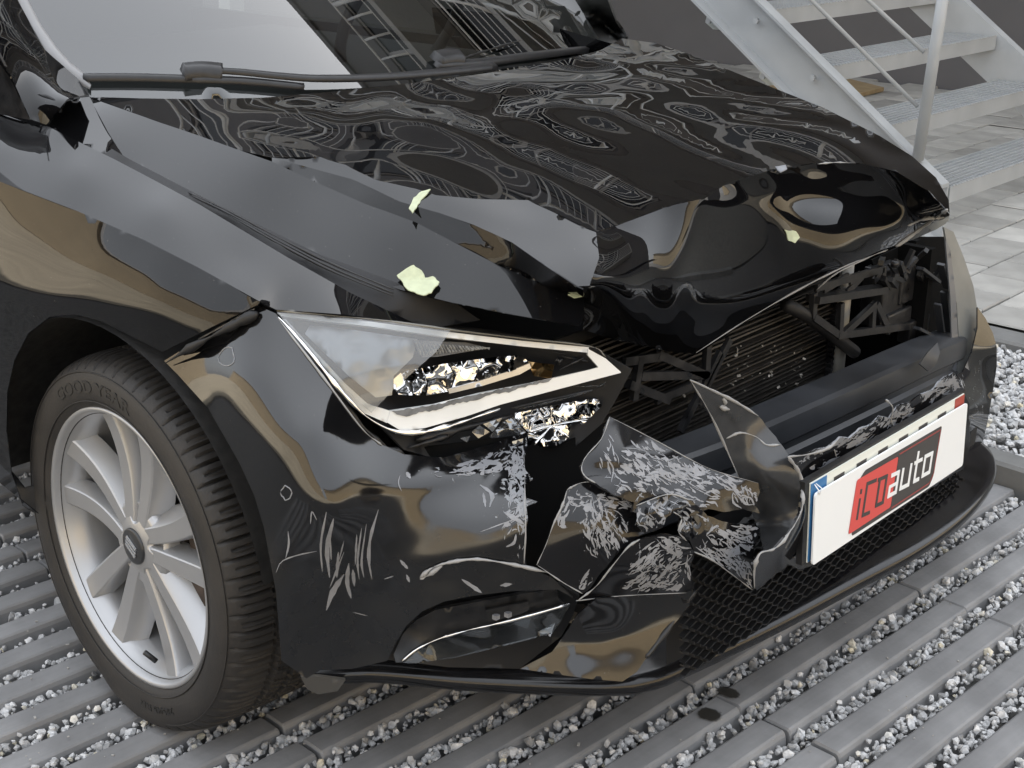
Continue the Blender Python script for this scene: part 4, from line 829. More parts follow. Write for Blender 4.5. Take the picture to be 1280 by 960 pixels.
for cx, cy, a0 in ((1-ru, rv, -90), (1-ru, 1-rv, 0), (ru, 1-rv, 90), (ru, rv, 180)):
    for a in np.radians(np.linspace(a0, a0+90, 6)): rc.append((cx+ru*math.cos(a), cy+rv*math.sin(a)))
m = MB(); m.prism([plate_pt(u, v, -.003) for u, v in rc], (.003, 0, 0)); card = part(m, 'dealer_card', CARDW)
def decal(name, polys, mt, d, th=.0004):
    m = MB()
    for p in polys: m.prism([plate_pt(u, v, d) for u, v in p], (th, 0, 0))
    return m.build(name, mt, card)
def rnd(poly, r=.012, n=4):
    """rounded corners; u is stretched to the card's 520 x 117 proportions"""
    p = np.array(poly, float)*np.array([4.44, 1]); o = []
    for i in range(len(p)):
        a, b2, c = p[i-1], p[i], p[(i+1) % len(p)]; da = (a-b2)/np.linalg.norm(a-b2); dc = (c-b2)/np.linalg.norm(c-b2)
        for t in np.linspace(0, 1, n): q = (1-t)**2*(b2+da*r)+2*t*(1-t)*b2+t*t*(b2+dc*r); o.append(q/np.array([4.44, 1]))
    return o
decal('logo_shadow', [rnd([(.228, .055), (.745, .03), (.772, .16), (.81, .885), (.292, .915), (.25, .8)], .05)], LDARK, .0002)
decal('logo_red', [rnd([(.206, .115), (.473, .115), (.506, .822), (.243, .845)], .04)], LRED, .0007)
decal('logo_charcoal', [rnd([(.475, .115), (.738, .115), (.764, .25), (.793, .82), (.508, .822)], .03)], LDARK, .0008)
rl = []
for a, b2 in (((.48, .085), (.742, .085)), ((.742, .085), (.771, .2)), ((.771, .2), (.80, .835)), ((.80, .835), (.512, .845))):
    a = np.array(a); b2 = np.array(b2); dd_ = (b2-a)*np.array([4.44, 1]); nn = np.array([-dd_[1], dd_[0]])/np.linalg.norm(dd_)*.009/np.array([4.44, 1]); rl.append([a-nn, b2-nn, b2+nn, a+nn])
decal('logo_line', rl, mat('print_dark_red', (.30, .06, .055), .5), .0007)
def strokes(segs, w, sh=.0):
    """letters drawn with square-cornered strokes: (u, v) pairs"""
    out = []
    for k, (a, b2) in enumerate(segs):
        a = np.array(a)*np.array([4.44, 1]); b2 = np.array(b2)*np.array([4.44, 1]); d = (b2-a)/np.linalg.norm(b2-a); n = np.array([-d[1], d[0]])*w/2; a = a-d*w*.45; b2 = b2+d*w*.45
        out.append([q/np.array([4.44, 1]) for q in (a-n, b2-n, b2+n, a+n)])
    return out
def sl(u, v): return (u+(v-.45)*.045, v)          # slanted lettering
def ltr(poly, w): return strokes([(sl(*a), sl(*b2)) for a, b2 in zip(poly[:-1], poly[1:])], w)
dk = ltr([(.262, .28), (.262, .53)], .050)+ltr([(.262, .63), (.262, .655)], .050)
dk += ltr([(.352, .675), (.297, .70)], .055)+ltr([(.297, .70), (.297, .27)], .055)+ltr([(.297, .27), (.338, .25)], .055)
dk += ltr([(.380, .29), (.380, .60)], .055)+ltr([(.372, .655), (.425, .635)], .055)+ltr([(.425, .635), (.425, .27)], .055)+ltr([(.425, .27), (.380, .285)], .055)
for k, p in enumerate(dk): decal('letter_stroke', [p], LDARK, .0012+.00003*k)
wh = ltr([(.462, .595), (.507, .58)], .06)+ltr([(.507, .58), (.507, .30)], .06)+ltr([(.507, .30), (.458, .31)], .06)+ltr([(.458, .31), (.458, .42)], .06)+ltr([(.458, .44), (.507, .43)], .05)
wh += ltr([(.537, .575), (.537, .31)], .06)+ltr([(.537, .31), (.592, .29)], .06)+ltr([(.592, .29), (.592, .57)], .06)
wh += ltr([(.632, .69), (.632, .285)], .06)+ltr([(.632, .285), (.662, .275)], .06)+ltr([(.618, .565), (.665, .555)], .055)
wh += ltr([(.690, .565), (.690, .285)], .06)+ltr([(.690, .285), (.740, .275)], .06)+ltr([(.740, .275), (.740, .55)], .06)+ltr([(.740, .55), (.690, .565)], .06)
for k, p in enumerate(wh): decal('letter_stroke', [p], CARDW, .0014+.00003*k)
m = MB(); m.tube([plate_pt(.02, .97, .001), plate_pt(.028, 1.04, .002), plate_pt(.02, 1.1, -.006)], .0009, 6); m.tube([plate_pt(.02, .97, .001), plate_pt(.012, 1.03, .002), plate_pt(.012, 1.1, -.006)], .0009, 6); m.build('cable_tie', CARDW, card, True)
# ---- lower grille, splitter lip, glossy corner piece, fog lamp
LPs = np.array([(.355, -.79), (.385, -.765), (.43, -.722), (.555, -.640), (.70, -.524), (.745, -.465), (.765, -.385), (.795, -.20), (.818, 0), (.842, .24), (.835, .46), (.79, .66), (.70, .78), (.5, .85)])
lp = crv(LPs, 110); T = np.gradient(lp, axis=0); T /= np.linalg.norm(T, axis=1)[:, None]; NN = np.stack([T[:, 1], -T[:, 0]], 1)
lipm = MB(); zb = .176; G = []
prof = [(-.10, -.004), (.0, .0), (.006, .006), (.007, .018), (.002, .026), (-.012, .031), (-.05, .040), (-.11, .062)]
for i in range(len(lp)):
    zz = zb+.05*np.clip((.35-lp[i, 0])/.25, 0, 1)*(lp[i, 1] < 0); row = [(lp[i, 0]+NN[i, 0]*a, lp[i, 1]+NN[i, 1]*a, zz+b2) for a, b2 in prof]; G.append(row)
lipm.grid(np.array(G)); part(lipm, 'front_splitter', mat('satin_black_lip', (.008, .008, .009), .16, ior=1.5, noise=.3, nscale=20, rvar=.06), None, True)
GRX = .79
def gp(px, py, x=GRX): return P(px, py, x=x)
gm = MB()                                          # honeycomb mesh, leaning back under the plate
gw = mat('grille_black', (.010, .010, .0105), .4)
for r in range(19):
    zz = .220+.0105*r; xx = .80-.10*(r*.0105)
    pts = [];
    for c in range(61):
        y = -.45+c*.0155; pts.append((xx-.05*max(0, abs(y)-.3), y, zz+(.0027 if (c+r) % 2 else -.0027)))
    for a, b2 in zip(pts[:-1], pts[1:]): gm.bar(a, b2, .010, .0015)
    if r < 18:
        for c in range(61):
            if (c+r) % 2: y = -.45+c*.0155; gm.bar((xx, y, zz+.0027), (xx-.0011, y, zz+.0078), .0015, .010, up=(1, 0, 0))
o = part(gm, 'lower_grille', gw); o['kind'] = 'stuff'
m = MB(); G = []
for y in np.linspace(-.44, .50, 16): G.append([(.765-.06*max(0, abs(y)-.3), y, .215), (.75-.06*max(0, abs(y)-.3), y, .42)])
m.grid(G); part(m, 'grille_backing', DARK, None, True)
CP_c = [(700, 790, 'x', .70), (740, 750, 'x', .735), (800, 742, 's', .004), (868, 738, 's', .0), (850, 772, 's', .004), (808, 820, 'x', .778), (778, 852, 'x', .772), (730, 845, 'x', .74), (655, 835, 'x', .665), (770, 795, 's', .010)]
CP_S = Surf(CP_c)
sheet('bumper_corner_trim', [(722, 768), (745, 749), (800, 741), (868, 738), (862, 755), (848, 774), (828, 797), (808, 822), (796, 840), (778, 852), (740, 849), (690, 842), (650, 836), (690, 815), (705, 795)], CP_S, BUMP_PAINT, car, 7, .003, scrape=[(760, 840, 6, 5, 0, .6)], film=(.40, .5))
m = MB(); rim_line(m, [(870, 738), (842, 776), (812, 816), (806, 820)], CP_S, .004, off=-.002); part(m, 'grille_frame', PLASTIC, None, True)
FG_S = Surf([(490, 822, 'y', -.76), (505, 790, 'y', -.73), (560, 752, 's', -.05), (640, 742, 's', -.05), (722, 738, 's', -.035), (700, 792, 'x', .66), (600, 812, 'x', .575), (520, 828, 'y', -.735)])
fog = sheet('fog_lamp', [(484, 824), (494, 803), (508, 780), (530, 760), (560, 748), (640, 735), (700, 730), (724, 745), (716, 770), (702, 795), (650, 836), (560, 834)], FG_S, DARK, car, 10, .006, off=-.035)
sheet('lamp_housing', [(492, 818), (504, 792), (520, 775), (545, 762), (600, 752), (650, 743), (690, 737), (697, 741), (698, 750), (706, 757), (640, 776), (580, 790), (545, 801), (520, 814), (503, 828), (495, 828)], FG_S, INNER, fog, 8, .006, off=-.004)
lensf = sheet('lamp_cover', [(504, 829), (520, 815), (545, 802), (580, 791), (640, 777), (712, 757), (702, 776), (690, 792), (640, 805), (570, 822), (520, 829)], FG_S, LENSP, fog, 10, .002, off=.004)
sheet('lamp_reflector', [(506, 827), (522, 814), (548, 803), (640, 781), (704, 763), (690, 788), (640, 800), (560, 820)], FG_S, mat('lamp_reflector_dark', (.05, .048, .045), .25, metal=.4, noise=.5, nscale=30), fog, 7, .002, off=-.012)
m = MB(); rim_line(m, [(503, 826), (520, 812), (545, 800), (580, 789), (640, 775), (712, 755)], FG_S, .0022, off=.007); m.build('chrome_strip', CHROME, fog, True)
for a, b2 in ((620, 771), (635, 768)): c = P(a, b2, y=P(a, b2, x=.64)[1]); t = float(FG_S(np.array(a*1.), np.array(b2*1.)))-.008; q = pt(t, a, b2); MB().box(q, (.008, .008, .007)).build('led_chip', PRIMER, fog)
sheet('led_strip', [(607, 763), (660, 752), (662, 762), (650, 768), (610, 778)], FG_S, PLASTIC, fog, 8, .003, off=.003)
for ol in ([(640, 779), (664, 772), (660, 786), (650, 783)], [(672, 790), (694, 778), (688, 796)]): sheet('lamp_facet', ol, FG_S, CHROME, fog, 6, .001, off=-.006)
# ---- right headlight (cover broken away on its inner half)
HL_c = [(345, 390, 'y', -.836), (775, 465, 'y', -.425), (490, 535, 'y', -.752), (740, 437, 'y', -.452), (650, 500, 'y', -.555), (563, 412, 'y', -.640), (430, 470, 'y', -.800), (560, 470, 'y', -.660)]
HL_S = Surf(HL_c, [(540, 465, 110, 40, 5, .010)])
hl = empty('headlight', (0, 0, 0), None, None); hl.parent = car; ROOT_AT[hl.name] = Matrix()
def deep(d): return lambda px, py: HL_S(np.asarray(px, float), np.asarray(py, float))+d
sheet('lamp_housing', [(342, 388), (480, 402), (600, 412), (740, 434), (790, 462), (770, 500), (752, 530), (715, 562), (660, 575), (560, 578), (505, 562), (470, 525), (400, 455)], Surf([(c[0], c[1], 't', float(HL_S(np.array(c[0]*1.), np.array(c[1]*1.)))+dd_) for c, dd_ in zip(HL_c, (.012, .03, .02, .03, .10, .06, .05, .12))]), DARK, hl, 10, .004)
LGT = []
def lamp_bar(name, top, bot, mt, d, th=.006, step=6):
    return sheet(name, list(top)+list(bot)[::-1], deep(d), mt, hl, step, th, smooth=True)
lamp_bar('light_guide', [(488, 514), (545, 506), (600, 492), (660, 480), (738, 462), (748, 459), (735, 444), (735, 436), (757, 448), (776, 465)], [(484, 528), (502, 539), (531, 535), (581, 521), (625, 506), (700, 486), (776, 466)], WHITEP, .004)
lamp_bar('light_guide', [(357, 399), (395, 440), (430, 478), (460, 505), (488, 514)], [(350, 399), (385, 440), (424, 485), (456, 517), (484, 529)], WHITEP, .006)
lamp_bar('light_guide', [(346, 391), (400, 396), (463, 402), (553, 414), (653, 426), (736, 434)], [(352, 395), (400, 401), (463, 408), (553, 421), (653, 433), (736, 441)], WHITEP, .006)
m = MB(); rim_line(m, [(345, 393), (385, 438), (424, 486), (456, 519), (490, 538), (520, 541), (560, 533), (625, 511)], HL_S, .003, off=.002); m.build('chrome_trim', CHROME, hl, True)
m = MB(); rim_line(m, [(346, 388), (463, 399), (553, 411), (653, 423), (738, 433), (757, 446)], HL_S, .0026, off=.002); m.build('chrome_trim', mat('smoked_trim', (.16, .155, .14), .2, metal=.6), hl, True)
m = MB(); rim_line(m, [(341, 393), (370, 426), (404, 471), (452, 532), (480, 556), (505, 568)], HL_S, .005, off=-.008); m.build('lamp_seal', PLASTIC, hl, True)
def facets(name, ol, d, amp, mt, step, seed, smooth=False):
    rg = np.random.default_rng(seed); cx, cy = np.mean([p[0] for p in ol]), np.mean([p[1] for p in ol])
    ks = [(rg.uniform(-60, 60)+cx, rg.uniform(-25, 25)+cy, rg.uniform(6, 14), rg.uniform(5, 11), rg.uniform(0, 180), rg.uniform(-amp, amp)) for _ in range(26)]
    def f(px, py):
        t = HL_S(np.asarray(px, float), np.asarray(py, float))+d
        for a, b2, sx, sy, dg, am in ks:
            c, s = math.cos(math.radians(dg)), math.sin(math.radians(dg)); dx, dy = px-a, py-b2; t = t+am*np.maximum(0, 1-np.abs((dx*c+dy*s)/sx/2)-np.abs((dy*c-dx*s)/sy/2))
        return t
    return sheet(name, ol, f, mt, hl, step, .001, smooth=smooth)
# the row of reflector cells
cells = [([(492, 474), (502, 465), (527, 460), (533, 478), (531, 494), (499, 494), (492, 485)], 1), ([(528, 460), (560, 454), (568, 470), (562, 489), (534, 494), (535, 478)], 2), ([(561, 454), (590, 450), (598, 462), (590, 479), (564, 488), (570, 470)], 3), ([(591, 450), (620, 446), (628, 456), (618, 471), (593, 478), (600, 462)], 4), ([(621, 446), (653, 444), (659, 451), (650, 460), (622, 470), (630, 456)], 5)]
for ol, sd_ in cells: facets('reflector_cell', ol, .035, .026, CHROME, 3.5, sd_, True)
lamp_bar('chrome_trim', [(560, 487), (600, 476), (640, 463), (662, 454)], [(562, 492), (604, 482), (650, 468), (664, 460)], mat('satin_chrome', (.5, .5, .5), .3, metal=.8), .02, .004)
for ol, sd_ in (([(639, 517), (657, 514), (690, 507), (687, 530), (668, 542), (659, 539)], 11), ([(691, 507), (722, 501), (747, 498), (752, 508), (738, 522), (712, 524), (688, 531)], 12), ([(660, 541), (669, 543), (687, 532), (711, 526), (736, 524), (707, 550), (697, 557), (661, 559)], 13), ([(612, 545), (639, 518), (657, 540), (650, 552), (625, 556)], 14)):
    facets('reflector_cell', ol, .045, .024, CHROME if sd_ != 14 else mat('dull_reflector', (.30, .31, .32), .12, metal=.8), 4.5, sd_, True)
m = MB()
for a, b2 in (((655, 515), (662, 540)), ((662, 540), (690, 532)), ((690, 508), (688, 532)), ((690, 532), (712, 548)), ((690, 532), (735, 524)), ((690, 532), (668, 556))): rim_line(m, [a, b2], deep(.03), .002)
build_each(m, 'reflector_rib', CHROME, hl, True)
facets('amber_reflector', [(660, 452), (693, 456), (689, 473), (667, 470)], .05, .012, mat('bronze_reflector', (.42, .28, .13), .12, metal=1), 8, 21)
facets('inner_reflector', [(368, 404), (440, 412), (522, 424), (516, 447), (492, 470), (490, 494), (470, 497), (436, 470), (400, 436)], .03, .012, mat('grey_reflector', (.26, .275, .29), .3, metal=.7), 9, 31, True)
m = MB()                                          # ribbed indicator strip
for i in range(22): a = 520+i*4.1; rim_line(m, [(a, 427.5+i*.33), (a+6, 444.5-i*.42)], deep(.018), .0016)
ir = m.build('indicator_ribs', mat('grey_ribs', (.22, .22, .21), .3, noise=.1), hl); ir['kind'] = 'stuff'
sheet('indicator_panel', [(514, 425), (582, 428), (612, 435), (546, 446), (528, 446)], deep(.026), mat('grey_panel', (.10, .10, .10), .3), hl, 8, .002)
sheet('headlight_cover', [(346, 390), (420, 396), (500, 404), (563, 413), (556, 424), (545, 440), (520, 462), (494, 485), (464, 516), (446, 500), (420, 474), (380, 430)], deep(-.004), LENS, hl, 8, 0)
m = MB()
for a, b2, w, dpt in (((730, 447), (700, 462), .004, .03), ((700, 445), (735, 452), .004, .04), ((694, 449), (702, 452), .012, .04), ((690, 440), (730, 446), .006, .05), ((640, 510), (740, 488), .008, .015), ((520, 550), (640, 520), .012, .03), ((510, 560), (560, 545), .010, .02)): rim_line(m, [a, b2], deep(dpt), w*.5)
build_each(m, 'lamp_bracket', INNER, hl, True)
m = MB(); rim_line(m, [(645, 512), (690, 502), (735, 490), (757, 478)], deep(.008), .0014); rim_line(m, [(700, 484), (757, 482)], deep(.008), .001); build_each(m, 'cover_shard', LENSP, hl, True)
SPLINT = mat('clear_splinter', (.55, .57, .58), .1)
for ol in ([(590, 540), (600, 532), (612, 540), (598, 548)], [(604, 530), (628, 522), (616, 540)], [(575, 548), (588, 545), (584, 553)], [(640, 552), (654, 548), (652, 560), (643, 560)]): facets('cover_shard', ol, .012, .01, mat('dull_reflector', (.3, .3, .3)), 8, len(ol)+int(ol[0][0]))
# near-black sheet painting the shaded void below the lamp and behind the torn bumper
V_S = Surf([(505, 565, 'x', .48), (660, 545, 'x', .55), (960, 640, 'x', .69), (960, 720, 'x', .70), (720, 755, 'x', .62), (560, 700, 'x', .53), (750, 530, 'x', .58), (840, 640, 'x', .65)])
sheet('void_sheet', [(520, 560), (640, 545), (700, 556), (752, 530), (800, 548), (900, 600), (960, 640), (960, 720), (870, 750), (720, 755), (640, 745), (560, 700)], V_S, mat('void_black', (.004, .004, .004), .9, spec=.1), car, 14, .004)
# ---- radiator, carrier frame, beam and what shows of the engine bay
m = MB(); rx = .515
m.box((rx-.012, .0, .50), (.006, .88, .34)); part(m, 'radiator_core', DARK)
slat = None
for i in range(34):
    z = .345+i*.0092
    if slat is None: mm_ = MB(); mm_.box((0, 0, 0), (.016, .86, .0034)); slat = part(mm_, 'radiator_slat', RADI); o = slat
    else: o = slat.copy(); COL.objects.link(o)
    o.location = (rx+RNG.normal(0, .0012), -.005, z); o.rotation_euler = (RNG.normal(0, .0025), RNG.normal(0, .12), RNG.normal(0, .002))
m = MB(); m.tube([(rx+.012, .445, .34), (rx+.012, .445, .66)], .018, 10); part(m, 'radiator_tank', mat('pale_tank', (.28, .27, .24), .5, noise=.2), None, True)
m = MB(); m.box((rx+.012, .418, .50), (.012, .008, .32))
for i in range(26): m.box((rx+.016, .412, .36+i*.011), (.012, .010, .005))
part(m, 'radiator_end_rail', INNER)
ch = MB()
for i in range(46):
    px = RNG.uniform(905, 1010) if i < 34 else RNG.uniform(820, 1040); py = 430+RNG.uniform(0, 55) if i < 34 else 460+RNG.uniform(0, 60); q = P(px, py, x=rx+.012)
    a = np.array(Matrix.Rotation(RNG.uniform(0, 6), 3, Vector(RNG.normal(size=3)).normalized())); s = abs(RNG.normal(.0018, .0014))+.0010; ch.box(q, (s, s*1.5, .0012), a)
o = part(ch, 'paint_crumbs', mat('pale_crumbs', (.38, .36, .32), .6)); o['kind'] = 'stuff'
def strut(a, b2, x, w, h=.014, name='carrier_strut', mt=INNER, x2=None):
    A = P(*a, x=x); B = P(*b2, x=x2 or x); m = MB(); m.bar(A, B, h, w, up=(1, 0, 0)); return part(m, name, mt)
fx = .575
for a, b2, w in (((1016, 374), (1102, 361), .030), ((1020, 360), (1104, 336), .007), ((1017, 366), (1016, 397), .010), ((1051, 379), (1049, 417), .010), ((1094, 380), (1052, 419), .009), ((1096, 380), (1112, 415), .006), ((1016, 396), (1048, 419), .011), ((1046, 419), (1136, 407), .012), ((1092, 378), (1090, 412), .008), ((1104, 334), (1103, 364), .007), ((1062, 352), (1075, 343), .005), ((1092, 352), (1104, 338), .005), ((1030, 362), (1060, 345), .005), ((1058, 366), (1078, 345), .005),
                 ((822, 443), (884, 470), .010), ((884, 432), (882, 472), .010), ((912, 424), (872, 505), .008), ((780, 452), (830, 445), .008), ((800, 470), (882, 468), .010), ((800, 445), (792, 500), .009), ((785, 480), (835, 500), .012), ((820, 500), (875, 478), .008), ((900, 440), (850, 540), .008)): strut(a, b2, fx if a[0] > 1000 else .56, w)
m = MB(); m.tube([P(982, 380, x=.56), P(1010, 395, x=.565), P(1040, 418, x=.565), P(1068, 440, x=.56)], .013, 10); part(m, 'coolant_hose', DARK, None, True)
def lump(px0, py0, px1, py1, x, dep, name, mt=INNER):
    A = P(px0, py0, x=x); B = P(px1, py1, x=x); m = MB(); c = (A+B)/2; d = np.abs(B-A); m.box((x-dep/2, c[1], c[2]), (dep, d[1]+.004, d[2]+.004)); o = part(m, name, mt); bv = o.modifiers.new('b', 'BEVEL'); bv.width = .004; bv.segments = 2; return o
lump(1108, 340, 1126, 398, .56, .05, 'airbox'); lump(1130, 338, 1146, 372, .565, .06, 'airbox'); lump(1112, 396, 1138, 404, .57, .04, 'mount_bracket'); lump(1140, 404, 1160, 418, .58, .03, 'mount_bracket')
lump(1128, 376, 1140, 400, .55, .04, 'lamp_motor')
for (px, py, x, r, h) in ((1152, 372, .575, .016, .02), (1153, 363, .575, .010, .02), (1118, 330, .585, .008, .012)):
    c = P(px, py, x=x); m = MB(); m.tube([c-np.array([0, 0, h/2]), c+np.array([0, 0, h/2])], r, 14); m.build('cap_nut', INNER, car, True)
for k in range(16): a = (RNG.uniform(1100, 1186), RNG.uniform(312, 350)); b2 = (a[0]+RNG.uniform(-16, 16), a[1]+RNG.uniform(4, 22)); strut(a, b2, .57+RNG.uniform(-.02, .04), RNG.uniform(.004, .012), .01, 'broken_bracket', INNER if k % 3 else PLASTIC, x2=.58)
for a, b2 in (((1180, 365), (1186, 420)), ((1172, 380), (1178, 425)), ((1176, 330), (1184, 360)), ((1150, 335), (1172, 352)), ((1146, 410), (1176, 426))): strut(a, b2, .60, .016, .006, 'broken_bracket', BEAM)
sheet('torn_bracket', [(1150, 455), (1160, 440), (1172, 428), (1175, 440), (1170, 456), (1160, 464)], Surf([(1150, 455, 'x', .72), (1172, 428, 'x', .70), (1175, 450, 'x', .72), (1160, 464, 'x', .72)]), BEAM, car, 8, .003)
bm_pts = [(760, 575, .655), (860, 541, .69), (960, 500, .705), (1060, 458, .70), (1130, 428, .685), (1172, 412, .655)]
G = []
for px, py, x in bm_pts:
    q = P(px, py, x=x-.07); y, zt = q[1], q[2]
    G.append([(x-.10, y, zt-.02), (x-.07, y, zt), (x-.012, y, zt-.001), (x-.003, y, zt-.006), (x, y, zt-.018), (x+.001, y, zt-.045), (x-.006, y, zt-.052), (x-.006, y, zt-.064), (x+.001, y, zt-.071), (x, y, zt-.105), (x-.01, y, zt-.114), (x-.10, y, zt-.112)])
G = np.array(G); G2 = np.stack([crv(G[:, j], 26) for j in range(G.shape[1])], 1)
m = MB(); m.grid(G2); m.f += [tuple(range(12)), tuple(25*12+i for i in range(12))[::-1]]; o = part(m, 'crash_beam', BEAM); 
for p in o.data.polygons: p.use_smooth = True
o.data.set_sharp_from_angle(angle=math.radians(28))
sheet('dark_backing', [(1090, 325), (1150, 296), (1186, 296), (1194, 340), (1200, 420), (1196, 470), (1120, 436)], Surf([(1090, 325, 'x', .52), (1186, 296, 'x', .53), (1196, 470, 'x', .55), (1120, 436, 'x', .53), (1194, 380, 'x', .545)]), MATS['void_black'], car, 14, .004)  # dark sheet added behind the brackets, standing for the shaded bay
# ---- left end of the bumper and the far headlight
LH_S = Surf([(1184, 290, 'y', .745), (1205, 325, 'y', .80), (1222, 400, 'y', .835), (1202, 462, 'y', .74), (1190, 380, 'y', .735), (1188, 440, 'y', .715), (1217, 360, 'y', .825)])
sheet('headlight_cover', [(1180, 284), (1192, 290), (1205, 322), (1217, 358), (1223, 395), (1216, 438), (1204, 466), (1196, 470), (1199, 430), (1196, 380), (1188, 330)], LH_S, mat('far_lamp_cover', (.15, .155, .15), .3, ior=1.5, noise=.15, nscale=12), car, 6, .004)
sheet('lamp_seal', [(1182, 300), (1188, 312), (1195, 370), (1198, 430), (1195, 468), (1186, 466), (1190, 430), (1188, 370)], LH_S, mat('blue_grey_trim', (.10, .105, .115), .3), car, 6, .003, off=.004)
LB_S = Surf([(1246, 440, 'y', .845), (1222, 390, 'y', .806), (1236, 500, 'y', .828), (1222, 570, 'y', .755), (1199, 476, 'y', .64), (1204, 592, 'y', .64), (1212, 520, 'y', .66), (1196, 463, 'y', .66), (1222, 480, 'y', .76), (1215, 550, 'y', .71)])
sheet('bumper_cover', [(1222, 384), (1232, 398), (1241, 416), (1246, 434), (1246, 458), (1242, 484), (1234, 530), (1224, 570), (1210, 596), (1200, 600), (1198, 560), (1212, 506), (1202, 486), (1196, 468), (1204, 464), (1215, 440), (1222, 410)], LB_S, BUMP_PAINT, car, 5, .003, scrape=[(1200, 485, 5, 12, 0, .8), (1225, 500, 20, 60, 0, .35)])
sheet('fog_recess', [(1205, 548), (1222, 532), (1219, 552), (1208, 580), (1202, 590)], LB_S, DARK, car, 5, .003, off=.002)
m = MB(); m.box((.48, .69, .45), (.23, .02, .34)); m.box((.40, .732, .44), (.28, .02, .36)); part(m, 'far_dark_filler', MATS['void_black'])  # dark boxes added to fill the see-through gap as shaded void
# ---- wheel
STEER = math.radians(-3.8)
wh = bpy.data.objects.new('wheel', None); COL.objects.link(wh); wh.parent = car; wh.location = (0, -.868, .312); wh.rotation_euler = (0, 0, STEER); ROOT_AT.pop('wheel', None)
def wp(r, a, s): return (r*math.cos(a), -s, r*math.sin(a))         # s = outwards
NP = 66; NA = NP*8
prof = [(.222, -.006), (.233, .002), (.240, .009), (.252, .0135), (.262, .0152), (.275, .0158), (.288, .0135), (.297, .009), (.3035, .003), (.308, -.004), (.3112, -.011), (.3135, -.018), (.3150, -.026), (.3160, -.034), (.3165, -.042)]
s = -.047
while s > -.176: prof.append((.3172-.0006*abs(s+.105)/.06, s)); s -= .0042
prof += [(.3165, -.180), (.3150, -.192), (.311, -.203), (.30, -.212), (.27, -.2185), (.24, -.215), (.222, -.20)]
pr = np.array(prof); na = np.arange(NA); TH = na/NA*2*math.pi
R0, S0 = np.meshgrid(pr[:, 0], TH*0, indexing='xy'); Rr = np.tile(pr[:, 0], (NA, 1)); Ss = np.tile(pr[:, 1], (NA, 1)); K = np.tile(na[:, None], (1, len(pr)))
sk = np.round((Ss+.05)*-90).astype(int); ph = (K+np.where(Ss > -.05, 0, sk)) % 8; ph2 = (K+np.where(Ss > -.05, 0, sk)) % 16
tre = (Ss < .0045) & (Ss > -.205) & (Rr > .295); dep = np.zeros_like(Rr)
dep = np.where(tre & (ph == 0), .0085, dep); dep = np.where(tre & (ph == 4) & (Ss < -.004), .0042, dep); dep = np.where(tre & (ph2 == 10) & (Ss < -.01), .0018, dep)
for g0 in (-.064, -.106, -.148): dep = np.where(np.abs(Ss-g0) < .0042, .0075, dep)
dep = np.where((np.abs(Ss+.0305) < .003) & (ph2 < 9), .003, dep)
dep = np.where(tre & (Ss < .0045) & (Ss > -.012) & (ph == 0), .005, dep)
Rr = Rr-dep; X = Rr*np.cos(TH)[:, None]; Z = np.maximum(Rr*np.sin(TH)[:, None], -.3105); Y = -Ss-.012*np.clip((-.27-Z)/.04, 0, 1)*np.sign(Ss+.1)
m = MB(); m.grid(np.stack([X, Y, Z], -1), True); tyre = m.build('tyre', RUBBER, wh, True); tyre.data.set_sharp_from_angle(angle=math.radians(35))
for r0, s0 in ((.247, .0130), (.294, .0118)): m = MB(); a = np.linspace(0, 2*math.pi, 121); m.tube([wp(r0, q, s0) for q in a], .0011, 6, False); m.build('sidewall_ring', RUBBER, wh, True)
def ring_text(body, a0, r0, size, sgn=-1, depth=.0016, s0=.0158):
    cu = bpy.data.curves.new('t', 'FONT'); cu.body = body; cu.size = size; cu.extrude = depth/2; cu.space_character = 1.06; cu.offset = .0006
    ob = bpy.data.objects.new('t', cu); COL.objects.link(ob); bpy.context.view_layer.update()
    me = bpy.data.meshes.new_from_object(ob.evaluated_get(bpy.context.evaluated_depsgraph_get())); bpy.data.objects.remove(ob)
    co = np.array([v.co[:] for v in me.vertices]); a = a0+sgn*co[:, 0]*1.45/r0; r = r0+co[:, 1]*sgn*-1
    o = np.stack([r*np.cos(a), -(s0+co[:, 2]), r*np.sin(a)], 1); me.vertices.foreach_set('co', o.ravel()); me.update(); return me
LET = mat('raised_lettering', (.016, .0155, .015), .5)
link('sidewall_lettering', ring_text('GOOD YEAR', math.radians(125), .262, .026), LET, wh)
link('sidewall_lettering', ring_text('225/45 R17', math.radians(-62), .264, .015), LET, wh)
ang = np.linspace(0, 2*math.pi, 97)
rp_ = [(.2355, -.002), (.2362, .003), (.2345, .0065), (.230, .0065), (.2270, .003), (.2245, -.003), (.220, -.012), (.2135, -.022), (.2085, -.045), (.206, -.12), (.206, -.185), (.224, -.20)]
m = MB(); m.grid([[wp(r, a, s) for r, s in rp_] for a in ang[:-1]], True); rim = m.build('rim', ALU, wh, True)
